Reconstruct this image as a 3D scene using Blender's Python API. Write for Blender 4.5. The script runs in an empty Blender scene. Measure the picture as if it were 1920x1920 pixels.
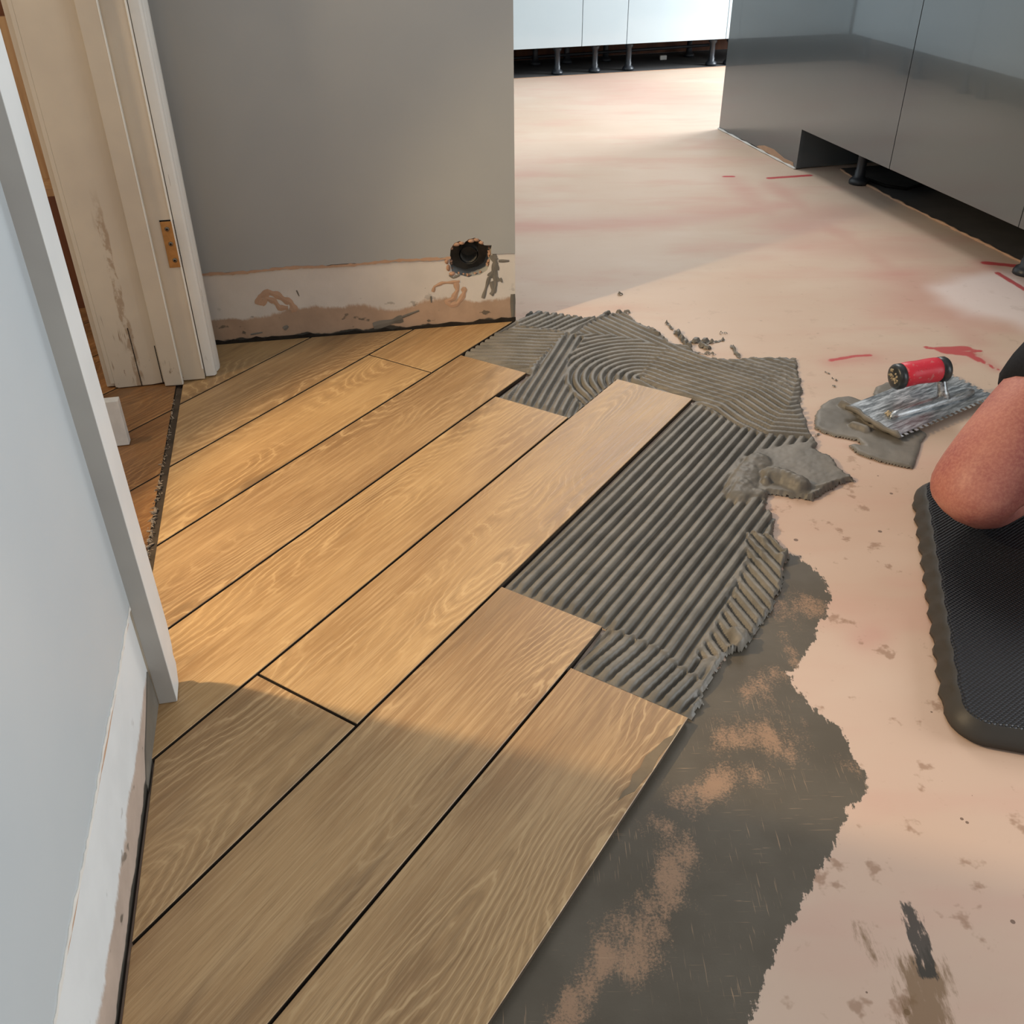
import bpy, bmesh, math, random
import numpy as np
from mathutils import Vector, Matrix
random.seed(4)
scene = bpy.context.scene
C = scene.collection
# ------------------------------------------------------------------ camera
TT = 0.013                                   # top of the laid tiles, screed is z = 0
F = 1784.0
PIT, ROLL, H = 0.5962935, -0.0114902, 1.0397 + TT
_r = np.array([1., 0, 0]); _u = np.array([0, math.sin(PIT), math.cos(PIT)]); FW = np.array([0, math.cos(PIT), -math.sin(PIT)])
RR = math.cos(ROLL) * _r + math.sin(ROLL) * _u
UU = -math.sin(ROLL) * _r + math.cos(ROLL) * _u
CAM = np.array([0, 0, H])
cd = bpy.data.cameras.new('camera'); cd.sensor_width = 36; cd.sensor_fit = 'HORIZONTAL'
cd.lens = F * 36 / 1920; cd.clip_start = .02; cd.clip_end = 60
co = bpy.data.objects.new('camera', cd); C.objects.link(co)
co.matrix_world = Matrix(((RR[0], UU[0], -FW[0], 0), (RR[1], UU[1], -FW[1], 0), (RR[2], UU[2], -FW[2], H), (0, 0, 0, 1)))
scene.camera = co
# ------------------------------------------------------------------ world, lights, exposure
scene.view_settings.view_transform = 'Standard'
scene.view_settings.look = 'None'
scene.view_settings.gamma = 1
scene.view_settings.use_curve_mapping = False
scene.view_settings.exposure = 0.55
w = bpy.data.worlds.new('world'); scene.world = w; w.use_nodes = True
w.node_tree.nodes['Background'].inputs[0].default_value = (.86, .93, 1, 1)
w.node_tree.nodes['Background'].inputs[1].default_value = 0.30

def light(name, kind, loc, target, energy, color, **kw):
    d = bpy.data.lights.new(name, kind); d.energy = energy; d.color = color
    for k, v in kw.items(): setattr(d, k, v)
    o = bpy.data.objects.new(name, d); C.objects.link(o); o.location = loc
    o.rotation_euler = (Vector(target) - Vector(loc)).to_track_quat('-Z', 'Y').to_euler()
    return o
# daylight from the kitchen's side window, beyond the end of the grey units
light('kitchen_window_light', 'AREA', (3.1, 6.1, 1.25), (0.6, 5.7, 0.0), 125, (.88, .95, 1), shape='RECTANGLE', size=1.6, size_y=1.5)
# soft daylight from the unseen right side, placed low to light the left wall
light('hall_daylight', 'AREA', (3.3, 0.9, 1.0), (-0.3, 1.1, 0.9), 50, (.93, .97, 1), shape='RECTANGLE', size=1.5, size_y=1.5)
light('kitchen_fill_light', 'AREA', (0.9, 4.7, 2.25), (0.5, 2.3, 0.0), 28, (1, .97, .93), shape='RECTANGLE', size=1.2, size_y=1.2)  # added fill from the kitchen side, backlights the adhesive ridges
# warm lamp in the room on the left, shining through the doorway
light('left_room_lamp', 'SPOT', (-1.42, 1.38, 1.30), (0.75, 1.62, 0), 84, (1, .74, .43), shadow_soft_size=.035, spot_size=math.radians(66), spot_blend=.35)
light('left_room_fill_light', 'POINT', (-1.5, 1.5, 1.9), (0, 0, 0), 20, (1, .76, .50), shadow_soft_size=.08)  # added warm fill for the jamb and the left room tiles
# added warm fill from behind the camera for the back wall and jamb
light('warm_fill_light', 'AREA', (-0.05, -1.8, 1.5), (-0.2, 2.2, 0.5), 9, (1, .80, .60), shape='RECTANGLE', size=.7, size_y=.9)

# ------------------------------------------------------------------ helpers
def P(px, py, z=TT):
    d = (px - 960) / F * RR - (py - 960) / F * UU + FW
    return CAM + (z - H) / d[2] * d
def onplane(px, py, a, b):
    """point of the vertical plane through a and b seen at a pixel of the photograph"""
    n = np.array([b[1] - a[1], -(b[0] - a[0]), 0.])
    d = (px - 960) / F * RR - (py - 960) / F * UU + FW
    t = ((np.array([a[0], a[1], 0]) - CAM) @ n) / (d @ n)
    return CAM + t * d
def lin(r, g, b):
    f = lambda c: c / 12.92 if c <= .04045 else ((c + .055) / 1.055) ** 2.4
    return (f(r / 255), f(g / 255), f(b / 255), 1)
E1 = np.array([.979, .2027]); E2 = np.array([-.2027, .979])      # across / along the left wall
def EW(a, b, z=0.): q = a * E1 + b * E2; return (q[0], q[1], z)
AZ = .575665; OFF = -1.538890; WID = .203
NU = np.array([math.cos(AZ), -math.sin(AZ)]); NV = np.array([math.sin(AZ), math.cos(AZ)])
def UVW(u, v, z=0.): q = (u + OFF) * NU + v * NV; return (q[0], q[1], z)
def toUV(X): return (X[0] * NU[0] + X[1] * NU[1] - OFF, X[0] * NV[0] + X[1] * NV[1])

def finish(name, me, mat, parent=None, smooth=False, origin=True, kind=None):
    if origin and len(me.vertices):
        co_ = np.empty(len(me.vertices) * 3); me.vertices.foreach_get('co', co_); co_ = co_.reshape(-1, 3)
        c = (co_.min(0) + co_.max(0)) / 2; c[2] = co_[:, 2].min()
        me.transform(Matrix.Translation(-Vector(c)))
    else: c = np.zeros(3)
    o = bpy.data.objects.new(name, me); C.objects.link(o)
    if parent is not None:
        o.parent = parent; o.location = Vector(c) - Vector(parent['_w'])
    else: o.location = c
    o['_w'] = [float(x) for x in c]
    if mat: me.materials.append(mat)
    if smooth:
        for p in me.polygons: p.use_smooth = True
    if kind: o['kind'] = kind
    return o
def empty(name, loc, label=None, cat=None, group=None):
    o = bpy.data.objects.new(name, None); C.objects.link(o); o.location = loc; o.empty_display_size = .05
    o['_w'] = [float(x) for x in loc]
    tag(o, label, cat, group); return o
def tag(o, label=None, cat=None, group=None):
    if label: o['label'] = label
    if cat: o['category'] = cat
    if group: o['group'] = group
    return o
def bm_obj(name, bm, mat, parent=None, smooth=False, bevel=0, kind=None, origin=True):
    if bevel:
        bmesh.ops.bevel(bm, geom=list(bm.edges), offset=bevel, segments=2, affect='EDGES', profile=.6)
    bmesh.ops.recalc_face_normals(bm, faces=bm.faces)
    me = bpy.data.meshes.new(name); bm.to_mesh(me); bm.free()
    return finish(name, me, mat, parent, smooth, origin, kind)
def prism(bm, pts, z0, z1, inset=0):
    """extrude a 2-D outline (world xy) between two heights"""
    a = [bm.verts.new((p[0], p[1], z0)) for p in pts]; b = [bm.verts.new((p[0], p[1], z1)) for p in pts]
    n = len(pts); bm.faces.new(a[::-1]); bm.faces.new(b)
    for i in range(n): bm.faces.new((a[i], a[(i + 1) % n], b[(i + 1) % n], b[i]))
def boxE(bm, a0, a1, b0, b1, z0, z1):
    prism(bm, [EW(a0, b0), EW(a1, b0), EW(a1, b1), EW(a0, b1)], z0, z1)
def slab(bm, A, d, n, s0, s1, z0, z1, t0, t1):
    """box along direction d from A, thickness measured along n"""
    A = np.array(A[:2]); q = lambda s, t: A + d * s + n * t
    prism(bm, [q(s0, t0), q(s1, t0), q(s1, t1), q(s0, t1)], z0, z1)
def wallpoly(bm, A, d, n, pts, t0, t1):
    """outline given as (s, z) on a vertical plane, extruded along n"""
    A = np.array(A[:2])
    f = lambda s, z, t: (*(A + d * s + n * t), z)
    a = [bm.verts.new(f(s, z, t0)) for s, z in pts]; b = [bm.verts.new(f(s, z, t1)) for s, z in pts]
    m = len(pts); bm.faces.new(a[::-1]); bm.faces.new(b)
    for i in range(m): bm.faces.new((a[i], a[(i + 1) % m], b[(i + 1) % m], b[i]))
def tube(bm, pts, r, seg=12, cap=True):
    rings = []; pts = [Vector(p) for p in pts]
    rs = r if isinstance(r, (list, tuple)) else [r] * len(pts)
    for i, p in enumerate(pts):
        t = (pts[min(i + 1, len(pts) - 1)] - pts[max(i - 1, 0)]).normalized()
        s = t.cross(Vector((0, 0, 1)));
        if s.length < .01: s = t.cross(Vector((1, 0, 0)))
        s.normalize(); q = t.cross(s)
        rings.append([bm.verts.new(p + (s * math.cos(a) + q * math.sin(a)) * rs[i]) for a in [2 * math.pi * k / seg for k in range(seg)]])
    for a, b in zip(rings, rings[1:]):
        for k in range(seg): bm.faces.new((a[k], a[(k + 1) % seg], b[(k + 1) % seg], b[k]))
    if cap: bm.faces.new(rings[0][::-1]); bm.faces.new(rings[-1])
def boolean(o, cutter, op='DIFFERENCE'):
    m = o.modifiers.new('b', 'BOOLEAN'); m.object = cutter; m.operation = op; m.solver = 'EXACT'
    bpy.context.view_layer.update()
    dg = bpy.context.evaluated_depsgraph_get()
    me = bpy.data.meshes.new_from_object(o.evaluated_get(dg)); o.modifiers.clear(); o.data = me
def bake(o):
    bpy.context.view_layer.update(); dg = bpy.context.evaluated_depsgraph_get()
    me = bpy.data.meshes.new_from_object(o.evaluated_get(dg)); o.modifiers.clear(); o.data = me

def vnoise(x, y, seed=0, oct=3):
    out = 0; amp = 1; tot = 0
    rng = np.random.RandomState(seed + 11)
    for k in range(oct):
        T = rng.rand(64, 64)
        xi = np.floor(x).astype(int); yi = np.floor(y).astype(int); fx = x - xi; fy = y - yi
        fx = fx * fx * (3 - 2 * fx); fy = fy * fy * (3 - 2 * fy)
        g = lambda a, b: T[a % 64, b % 64]
        v = (g(xi, yi) * (1 - fx) + g(xi + 1, yi) * fx) * (1 - fy) + (g(xi, yi + 1) * (1 - fx) + g(xi + 1, yi + 1) * fx) * fy
        out = out + amp * v; tot += amp; amp *= .5; x = x * 2.03 + 5.1; y = y * 2.03 + 1.7
    return out / tot * 2 - 1
def sdf(X, Y, poly):
    """signed distance to a polygon, negative inside"""
    d = np.full(X.shape, 1e9); inside = np.zeros(X.shape, bool); n = len(poly)
    for i in range(n):
        ax, ay = poly[i][:2]; bx, by = poly[(i + 1) % n][:2]
        ex, ey = bx - ax, by - ay; l = ex * ex + ey * ey + 1e-12
        t = np.clip(((X - ax) * ex + (Y - ay) * ey) / l, 0, 1)
        d = np.minimum(d, np.hypot(X - ax - t * ex, Y - ay - t * ey))
        if ay != by:
            c = ((ay > Y) != (by > Y)) & (X < ex * (Y - ay) / ey + ax); inside ^= c
    return np.where(inside, -d, d)
def segd(X, Y, pts):
    d = np.full(X.shape, 1e9)
    for (ax, ay), (bx, by) in zip(pts, pts[1:]):
        ex, ey = bx - ax, by - ay; t = np.clip(((X - ax) * ex + (Y - ay) * ey) / (ex * ex + ey * ey + 1e-12), 0, 1)
        d = np.minimum(d, np.hypot(X - ax - t * ex, Y - ay - t * ey))
    return d
def pxp(pts, z=0.): return [tuple(P(x, y, z)[:2]) for x, y in pts]
def smooth(a, b, x): t = np.clip((x - a) / (b - a), 0, 1); return t * t * (3 - 2 * t)

# ------------------------------------------------------------------ materials
class M_:
    def __init__(s, name, rough=.6, spec=.4):
        s.m = bpy.data.materials.new(name); s.m.use_nodes = True; s.nt = s.m.node_tree
        s.b = s.nt.nodes['Principled BSDF']; s.b.inputs['Roughness'].default_value = rough
        s.b.inputs['Specular IOR Level'].default_value = spec
    def n(s, t, **kw):
        x = s.nt.nodes.new(t)
        for k, v in kw.items(): setattr(x, k, v)
        return x
    def L(s, a, b): s.nt.links.new(a, b)
    def val(s, sock, v):
        if hasattr(v, 'is_linked') or isinstance(v, bpy.types.NodeSocket): s.L(v, sock)
        else: sock.default_value = v
    def coord(s, kind='Object', scale=(1, 1, 1), rot=(0, 0, 0), loc=(0, 0, 0)):
        if kind == 'World': src = s.n('ShaderNodeNewGeometry').outputs['Position']
        else: src = s.n('ShaderNodeTexCoord').outputs[kind]
        m = s.n('ShaderNodeMapping'); s.L(src, m.inputs[0]); m.inputs['Scale'].default_value = scale
        m.inputs['Rotation'].default_value = rot; m.inputs['Location'].default_value = loc
        return m.outputs[0]
    def noise(s, vec, scale=5, detail=4, rough=.55, dist=0):
        x = s.n('ShaderNodeTexNoise'); s.L(vec, x.inputs['Vector']); x.inputs['Scale'].default_value = scale
        x.inputs['Detail'].default_value = detail; x.inputs['Roughness'].default_value = rough; x.inputs['Distortion'].default_value = dist
        return x.outputs['Fac']
    def math(s, op, a, b=None, c=None, clamp=False):
        x = s.n('ShaderNodeMath', operation=op); x.use_clamp = clamp
        for i, v in enumerate((a, b, c)):
            if v is not None: s.val(x.inputs[i], v)
        return x.outputs[0]
    def ramp(s, fac, lo, hi, a=0., b=1.):
        x = s.n('ShaderNodeMapRange', interpolation_type='SMOOTHSTEP'); s.val(x.inputs[0], fac)
        x.inputs[1].default_value = lo; x.inputs[2].default_value = hi; x.inputs[3].default_value = a; x.inputs[4].default_value = b
        return x.outputs[0]
    def mix(s, fac, a, b):
        x = s.n('ShaderNodeMix', data_type='RGBA'); s.val(x.inputs[0], fac); s.val(x.inputs[6], a); s.val(x.inputs[7], b)
        return x.outputs[2]
    def mul(s, a, b, fac=1.):
        x = s.n('ShaderNodeMix', data_type='RGBA', blend_type='MULTIPLY'); s.val(x.inputs[0], fac); s.val(x.inputs[6], a); s.val(x.inputs[7], b)
        return x.outputs[2]
    def attr(s, name): x = s.n('ShaderNodeAttribute', attribute_name=name); return x.outputs['Fac']
    def col(s, c): s.val(s.b.inputs['Base Color'], c)
    def bump(s, h, strength=.3, dist=.002):
        x = s.n('ShaderNodeBump'); x.inputs['Strength'].default_value = strength; x.inputs['Distance'].default_value = dist
        s.L(h, x.inputs['Height']); s.L(x.outputs[0], s.b.inputs['Normal'])
def plain(name, c, rough=.6, spec=.4, var=.0, bump=0, metal=0, scale=30):
    m = M_(name, rough, spec); m.b.inputs['Metallic'].default_value = metal
    if var or bump:
        nz = m.noise(m.coord('World'), scale, 5)
        if var: m.col(m.mix(m.ramp(nz, .3, .7), tuple(x * (1 - var) for x in c[:3]) + (1,), tuple(min(1, x * (1 + var)) for x in c[:3]) + (1,)))
        else: m.col(c)
        if bump: m.bump(nz, bump, .002)
    else: m.col(c)
    return m.m

def wood_tile(name, dark, light_, pale, lines=1.0):
    m = M_(name, .42, .4)
    uv = m.coord('UV')
    def sc(x, y):
        a = m.n('ShaderNodeMapping'); m.L(uv, a.inputs[0]); a.inputs['Scale'].default_value = (x, y, 1); return a.outputs[0]
    warp = m.noise(sc(9, 30), 1, 3, .6)
    big = m.noise(sc(1.15, 4.6), 1, 1.5, .4)
    t = m.math('ADD', m.math('MULTIPLY', big, 44), m.math('MULTIPLY', warp, 2.2))
    fr = m.math('FRACT', t)
    ring = m.ramp(m.math('ABSOLUTE', m.math('SUBTRACT', fr, .5)), .36, .485)     # pale thin latewood lines
    soft = m.math('ABSOLUTE', m.math('SUBTRACT', fr, .5))
    figure = m.ramp(m.noise(sc(1.6, 6), 1, 2), .42, .60)                        # where the cathedral figure shows
    pores = m.noise(sc(14, 520), 1, 3, .7)
    pores2 = m.noise(sc(5, 190), 1, 4, .7)
    cloud = m.noise(sc(2.2, 7), 1, 3, .55)
    c = m.mix(m.ramp(cloud, .32, .68), dark, light_)
    c = m.mix(m.math('MULTIPLY', m.ramp(pores2, .42, .66), .42), c, pale)
    c = m.mix(m.math('MULTIPLY', m.ramp(pores, .50, .36), .30), c, tuple(x * .55 for x in dark[:3]) + (1,))
    c = m.mix(m.math('MULTIPLY', m.math('MULTIPLY', ring, figure), .50 * lines), c, pale)
    c = m.mix(m.math('MULTIPLY', m.math('MULTIPLY', m.ramp(soft, .28, .05), figure), .28 * lines), c, tuple(x * .62 for x in dark[:3]) + (1,))
    knot = m.noise(sc(1.1, 5.5), 1, 4, .7, .6)
    c = m.mix(m.math('MULTIPLY', m.ramp(knot, .54, .72), .62), c, lin(104, 80, 56))
    m.col(c)
    m.bump(m.math('ADD', m.math('MULTIPLY', pores, .6), m.math('MULTIPLY', ring, .35)), .22, .0008)
    m.val(m.b.inputs['Roughness'], m.ramp(pores2, .3, .7, .36, .50))
    return m.m
MAT = {}
MAT['tile'] = wood_tile('oak_tile', lin(160, 125, 84), lin(184, 149, 103), lin(212, 179, 132))
MAT['tile_b'] = wood_tile('oak_tile_brown', lin(150, 117, 80), lin(176, 142, 100), lin(206, 174, 130), 1.1)
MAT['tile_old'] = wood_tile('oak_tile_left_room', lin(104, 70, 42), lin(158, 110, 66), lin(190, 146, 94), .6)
MAT['tile_side'] = plain('tile_edge', lin(74, 64, 54), .7, .2, .2)
MAT['bed'] = plain('adhesive_dark', lin(46, 40, 34), .8, .15, .25)
# wet adhesive
m = M_('wet_adhesive', .5, .4); nz = m.noise(m.coord('World'), 14, 5); nf = m.noise(m.coord('World'), 420, 3)
m.col(m.mix(m.ramp(nz, .35, .65), lin(104, 99, 90), lin(122, 116, 106))); m.bump(nf, .2, .001)
MAT['mortar'] = m.m

# floor screed
m = M_('pink_screed', .62, .3)
W = m.coord('World')
n1 = m.noise(W, 1.1, 3); n2 = m.noise(m.coord('World', (1, 3.2, 1), (0, 0, .25)), 1.7, 4, .6); n3 = m.noise(W, 60, 4)
c = m.mix(m.ramp(n1, .35, .65), lin(204, 179, 157), lin(210, 187, 167))
c = m.mix(m.math('MULTIPLY', m.ramp(n2, .45, .72), .55), c, lin(204, 162, 146))
c = m.mix(m.math('MULTIPLY', m.ramp(m.noise(m.coord('World', (1, 2, 1), (0, 0, -.4)), 2.4, 3), .5, .75), .45), c, lin(214, 196, 176))
c = m.mix(m.math('MULTIPLY', m.attr('pink'), .75), c, lin(190, 116, 110))
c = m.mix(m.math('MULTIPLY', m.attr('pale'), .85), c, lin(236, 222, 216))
redn = m.noise(m.coord('World', (1, 1, 1)), 26, 3)
red = m.ramp(m.math('ADD', m.attr('red'), m.math('MULTIPLY', m.math('SUBTRACT', redn, .5), .5)), .38, .75)
c = m.mix(m.math('MULTIPLY', red, .9), c, lin(186, 52, 62))
c = m.mix(m.math('MULTIPLY', m.ramp(n3, .62, .8), .18), c, lin(150, 112, 90))
c = m.mix(m.math('MULTIPLY', m.attr('stain_tint'), .25), c, lin(198, 154, 136))  # screed tinted darker and pinker towards the camera
st = m.math('MULTIPLY', m.ramp(m.noise(W, 17, 4, .6), .60, .68), m.attr('stain_tint'))
c = m.mix(m.math('MULTIPLY', st, .6), c, lin(140, 104, 78))
vo = m.n('ShaderNodeTexVoronoi'); m.L(W, vo.inputs['Vector']); vo.inputs['Scale'].default_value = 30
vsep = m.n('ShaderNodeSeparateColor'); m.L(vo.outputs['Color'], vsep.inputs[0])
sp = m.math('MULTIPLY', m.math('LESS_THAN', vo.outputs['Distance'], m.math('MULTIPLY', m.math('SUBTRACT', vsep.outputs[0], .50), .26)), m.attr('stain_tint'))
c = m.mix(m.math('MULTIPLY', sp, .75), c, lin(84, 60, 46))
# dragged dirt
dr = m.noise(m.coord('World', (1, .22, 1), (0, 0, .1)), 120, 4, .7)
c = m.mix(m.math('MULTIPLY', m.ramp(m.math('ADD', m.math('MULTIPLY', m.attr('dirt'), .55), m.math('MULTIPLY', dr, .8)), .62, .86), .8), c, lin(120, 92, 60))
c = m.mix(m.math('MULTIPLY', m.ramp(m.math('ADD', m.math('MULTIPLY', m.attr('black'), .6), m.math('MULTIPLY', dr, .9)), .80, .92), .9), c, lin(52, 52, 48))
# thin dried adhesive smear
e1 = m.noise(W, 46, 5, .65); e2 = m.noise(m.coord('World', (1.5, .25, 1), (0, 0, -.55)), 160, 3, .6)
edge = m.math('ADD', m.attr('smear'), m.math('ADD', m.math('MULTIPLY', m.math('SUBTRACT', e1, .5), .035), m.math('MULTIPLY', m.math('SUBTRACT', e2, .5), .018)))
sm = m.ramp(edge, .0015, -.0015)
fine = m.noise(W, 300, 3, .8)
scr = m.ramp(m.math('ADD', m.math('MULTIPLY', m.attr('scrape'), .78), m.math('ADD', m.math('MULTIPLY', m.math('SUBTRACT', m.noise(m.coord('World', (1, .55, 1), (0, 0, .35)), 26, 6, .72), .5), 2.1), m.math('MULTIPLY', m.math('SUBTRACT', fine, .5), 1.5))), .40, .95)
sc1 = m.math('MULTIPLY', m.ramp(m.noise(m.coord('World', (1.6, .06, 1), (0, 0, -.25)), 330, 2, .5), .64, .69), m.ramp(m.noise(W, 7, 2), .48, .60))
sc2 = m.math('MULTIPLY', m.ramp(m.noise(m.coord('World', (.06, 1.6, 1), (0, 0, .12)), 330, 2, .5), .65, .70), m.ramp(m.noise(W, 9, 2), .50, .62))
smc = m.mix(m.ramp(m.noise(W, 9, 4), .3, .7), lin(88, 80, 68), lin(98, 90, 78))
smc = m.mix(m.math('MULTIPLY', scr, .66), smc, lin(180, 142, 112))
smc = m.mix(m.math('MULTIPLY', m.math('ADD', sc1, sc2, clamp=True), .65), smc, lin(170, 140, 112))
c = m.mix(sm, c, smc)
# bare dark concrete below the kitchen units
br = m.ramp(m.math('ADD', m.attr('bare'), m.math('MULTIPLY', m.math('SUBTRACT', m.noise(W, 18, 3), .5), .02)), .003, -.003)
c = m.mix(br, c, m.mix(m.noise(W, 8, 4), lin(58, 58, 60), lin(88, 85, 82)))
m.col(c)
m.val(m.b.inputs['Roughness'], m.math('ADD', m.ramp(n2, .3, .8, .5, .68), m.math('MULTIPLY', br, .35)))
hb = m.math('ADD', m.math('MULTIPLY', n3, .25), m.math('MULTIPLY', sm, m.math('ADD', .8, m.math('MULTIPLY', fine, .3))))
m.bump(hb, .3, .0012)
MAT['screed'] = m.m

def paint(name, a, b, rough=.5, scale=2.2):
    m = M_(name, rough, .35); W = m.coord('World')
    c = m.mix(m.ramp(m.noise(W, scale, 3), .3, .7), a, b)
    m.col(c); m.bump(m.noise(W, 90, 4), .08, .001); return m.m
MAT['wall_grey'] = paint('grey_wall_paint', lin(160, 161, 159), lin(168, 168, 164), .55)
MAT['wall_left'] = paint('pale_blue_grey_wall_paint', lin(176, 184, 188), lin(184, 190, 192), .5)
MAT['kitchen_wall'] = paint('kitchen_wall_paint', lin(210, 212, 210), lin(218, 220, 218))

def band_material(name, white, pink, z_split, amp, sx):
    """bare strip where the skirting was: white primer above, raw pinkish plaster below"""
    m = M_(name, .6, .3); W = m.coord('World')
    sep = m.n('ShaderNodeSeparateXYZ'); m.L(W, sep.inputs[0]); z = sep.outputs[2]
    nb = m.noise(W, 7, 3, .5); nfi = m.noise(m.coord('World', (1, 1, .35)), 150, 3, .7)
    h = m.math('ADD', z, m.math('ADD', m.math('MULTIPLY', m.math('SUBTRACT', nb, .5), amp), m.math('MULTIPLY', m.math('SUBTRACT', nfi, .5), .016)))
    f = m.ramp(h, z_split - .006, z_split + .006)
    pk = m.mix(m.ramp(m.noise(W, 12, 4, .6), .3, .7), pink, tuple(x * .82 for x in pink[:3]) + (1,))
    wh = m.mix(m.ramp(m.noise(W, 9, 3), .35, .7), white, tuple(x * .92 for x in white[:3]) + (1,))
    c = m.mix(f, pk, wh)
    # grey adhesive splashes close to the floor and a few nicks
    sp = m.math('MULTIPLY', m.ramp(m.noise(m.coord('World', (1, 1, 1.6)), 24, 3, .5), .64, .69), m.ramp(z, .14, .03))
    c = m.mix(m.math('MULTIPLY', sp, .85), c, lin(84, 78, 68))
    low = m.ramp(m.math('ADD', z, m.math('MULTIPLY', m.math('SUBTRACT', m.noise(W, 16, 3), .5), .035)), .022, .018)
    c = m.mix(low, c, lin(66, 62, 55))
    nick = m.ramp(m.noise(W, 70, 2, .5), .77, .80)
    c = m.mix(m.math('MULTIPLY', nick, .8), c, lin(96, 78, 66))
    m.col(c); m.bump(m.noise(W, 60, 5, .7), .35, .0015); return m.m
MAT['band_back'] = band_material('raw_plaster_band', lin(212, 204, 194), lin(182, 154, 130), .082, .09, 1)
MAT['band_left'] = band_material('raw_plaster_band_left', lin(214, 217, 217), lin(184, 166, 152), .075, .07, 1)
MAT['plaster'] = plain('broken_plaster', lin(168, 134, 112), .85, .15, .25, .6, scale=60)
MAT['filler'] = plain('tan_filler', lin(182, 148, 122), .8, .2, .06)
MAT['primer'] = plain('white_primer_edge', lin(214, 212, 206), .6, .3, .06, .3)
MAT['hole'] = plain('dark_cavity', lin(84, 76, 66), .7, .3, .3)
MAT['backbox'] = plain('dark_plastic', lin(96, 94, 90), .35, .5, .1)
# old cream paint with flaking
def oldpaint(name, a, b, chips=.5, grime=True):
    m = M_(name, .45, .4); W = m.coord('World'); sep = m.n('ShaderNodeSeparateXYZ'); m.L(W, sep.inputs[0]); z = sep.outputs[2]
    st = m.coord('World', (1, 1, .12))
    c = m.mix(m.ramp(m.noise(W, 6, 3), .3, .7), a, b)
    low = m.ramp(z, .55, .05)
    ch = m.math('MULTIPLY', m.ramp(m.noise(st, 34, 4, .65), .60, .66), m.math('MULTIPLY', m.ramp(m.noise(W, 9, 2), .52, .6), low))
    c = m.mix(m.math('MULTIPLY', ch, chips), c, lin(140, 116, 92))
    ch2 = m.math('MULTIPLY', m.ramp(m.noise(m.coord('World', (1, 1, .3)), 90, 3, .6), .64, .70), m.ramp(z, .10, .03))
    c = m.mix(m.math('MULTIPLY', ch2, .8 * chips), c, lin(120, 92, 66))
    ea = m.math('ADD', m.math('MULTIPLY', sep.outputs[0], .979), m.math('MULTIPLY', sep.outputs[1], .2027))
    stripe = m.math('MULTIPLY', m.ramp(m.math('ABSOLUTE', m.math('ADD', ea, m.math('ADD', .456, m.math('MULTIPLY', m.math('SUBTRACT', m.noise(W, 14, 3), .5), .02)))), .0105, .007), m.ramp(z, .50, .40))
    stripe = m.math('MULTIPLY', stripe, m.ramp(m.noise(m.coord('World', (1, 1, .5)), 60, 4, .65), .40, .56))
    c = m.mix(m.math('MULTIPLY', stripe, .75 * (chips > .5)), c, lin(158, 134, 108))
    ck = m.ramp(m.noise(m.coord('World', (3, 3, .12)), 60, 2, .5), .76, .78)
    c = m.mix(m.math('MULTIPLY', ck, .6), c, lin(120, 104, 88))
    m.col(c); m.bump(m.math('ADD', m.noise(st, 30, 4, .6), m.math('MULTIPLY', ch, -1.2)), .35, .0015); return m.m
MAT['cream'] = oldpaint('old_cream_gloss', lin(208, 196, 176), lin(198, 186, 168), 1)
MAT['cream_w'] = oldpaint('white_gloss_trim', lin(238, 238, 232), lin(230, 230, 224), .3)
MAT['white_trim'] = paint('white_satin_trim', lin(216, 218, 216), lin(206, 209, 208), .38, 6)
MAT['grey_trim'] = paint('grey_side_trim', lin(176, 174, 168), lin(166, 163, 158), .42, 6)
MAT['brass'] = plain('worn_brass', lin(184, 138, 84), .38, .5, .12, .2, .65, 60)
MAT['steel'] = plain('screw_steel', lin(120, 112, 100), .4, .5, .1, 0, .8)
MAT['black'] = plain('black_void', lin(20, 18, 16), .8, .2)
def pine(name, a, b, sc=1):
    m = M_(name, .5, .4); v = m.coord('World', (1, 1, .1)); n_ = m.noise(v, 40 * sc, 4, .6, .4)
    m.col(m.mix(m.ramp(n_, .35, .65), a, b)); return m.m
MAT['pine'] = pine('pine_wood', lin(168, 130, 90), lin(190, 154, 112))
MAT['brown'] = pine('dark_brown_wood', lin(92, 52, 30), lin(116, 70, 42), .4)
# kitchen finishes
def gloss(name, c, rough, coat):
    m = M_(name, rough, .5); m.col(c); m.b.inputs['Coat Weight'].default_value = coat; m.b.inputs['Coat Roughness'].default_value = .02; return m.m
MAT['gloss_white'] = gloss('white_gloss_door', lin(196, 210, 216), .12, .5)
MAT['gloss_grey'] = gloss('anthracite_gloss_door', lin(86, 92, 95), .14, .8)
MAT['carcass'] = plain('unit_carcass', lin(90, 90, 92), .6, .3)
MAT['worktop'] = plain('dark_worktop', lin(60, 60, 62), .4, .4, .2)
MAT['leg'] = plain('black_leg_plastic', lin(40, 44, 50), .4, .5)
MAT['foam'] = None
m = M_('foam_side', .5, .35); m.col(lin(58, 55, 51)); m.bump(m.noise(m.coord('World'), 120, 3), .2, .001); MAT['foam'] = m.m
m = M_('woven_rubber_top', .48, .35)
v = m.coord('World', (1, 1, 1), (0, 0, .16)); s_ = m.n('ShaderNodeSeparateXYZ'); m.L(v, s_.inputs[0])
wx = m.math('SINE', m.math('MULTIPLY', s_.outputs[0], 2 * math.pi / .0078)); wy = m.math('SINE', m.math('MULTIPLY', s_.outputs[1], 2 * math.pi / .0078))
hh = m.math('MULTIPLY', wx, wy); m.col(m.mix(m.ramp(hh, .1, .9), lin(15, 16, 19), lin(52, 54, 62))); m.bump(hh, .7, .002); MAT['foamtop'] = m.m
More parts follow.
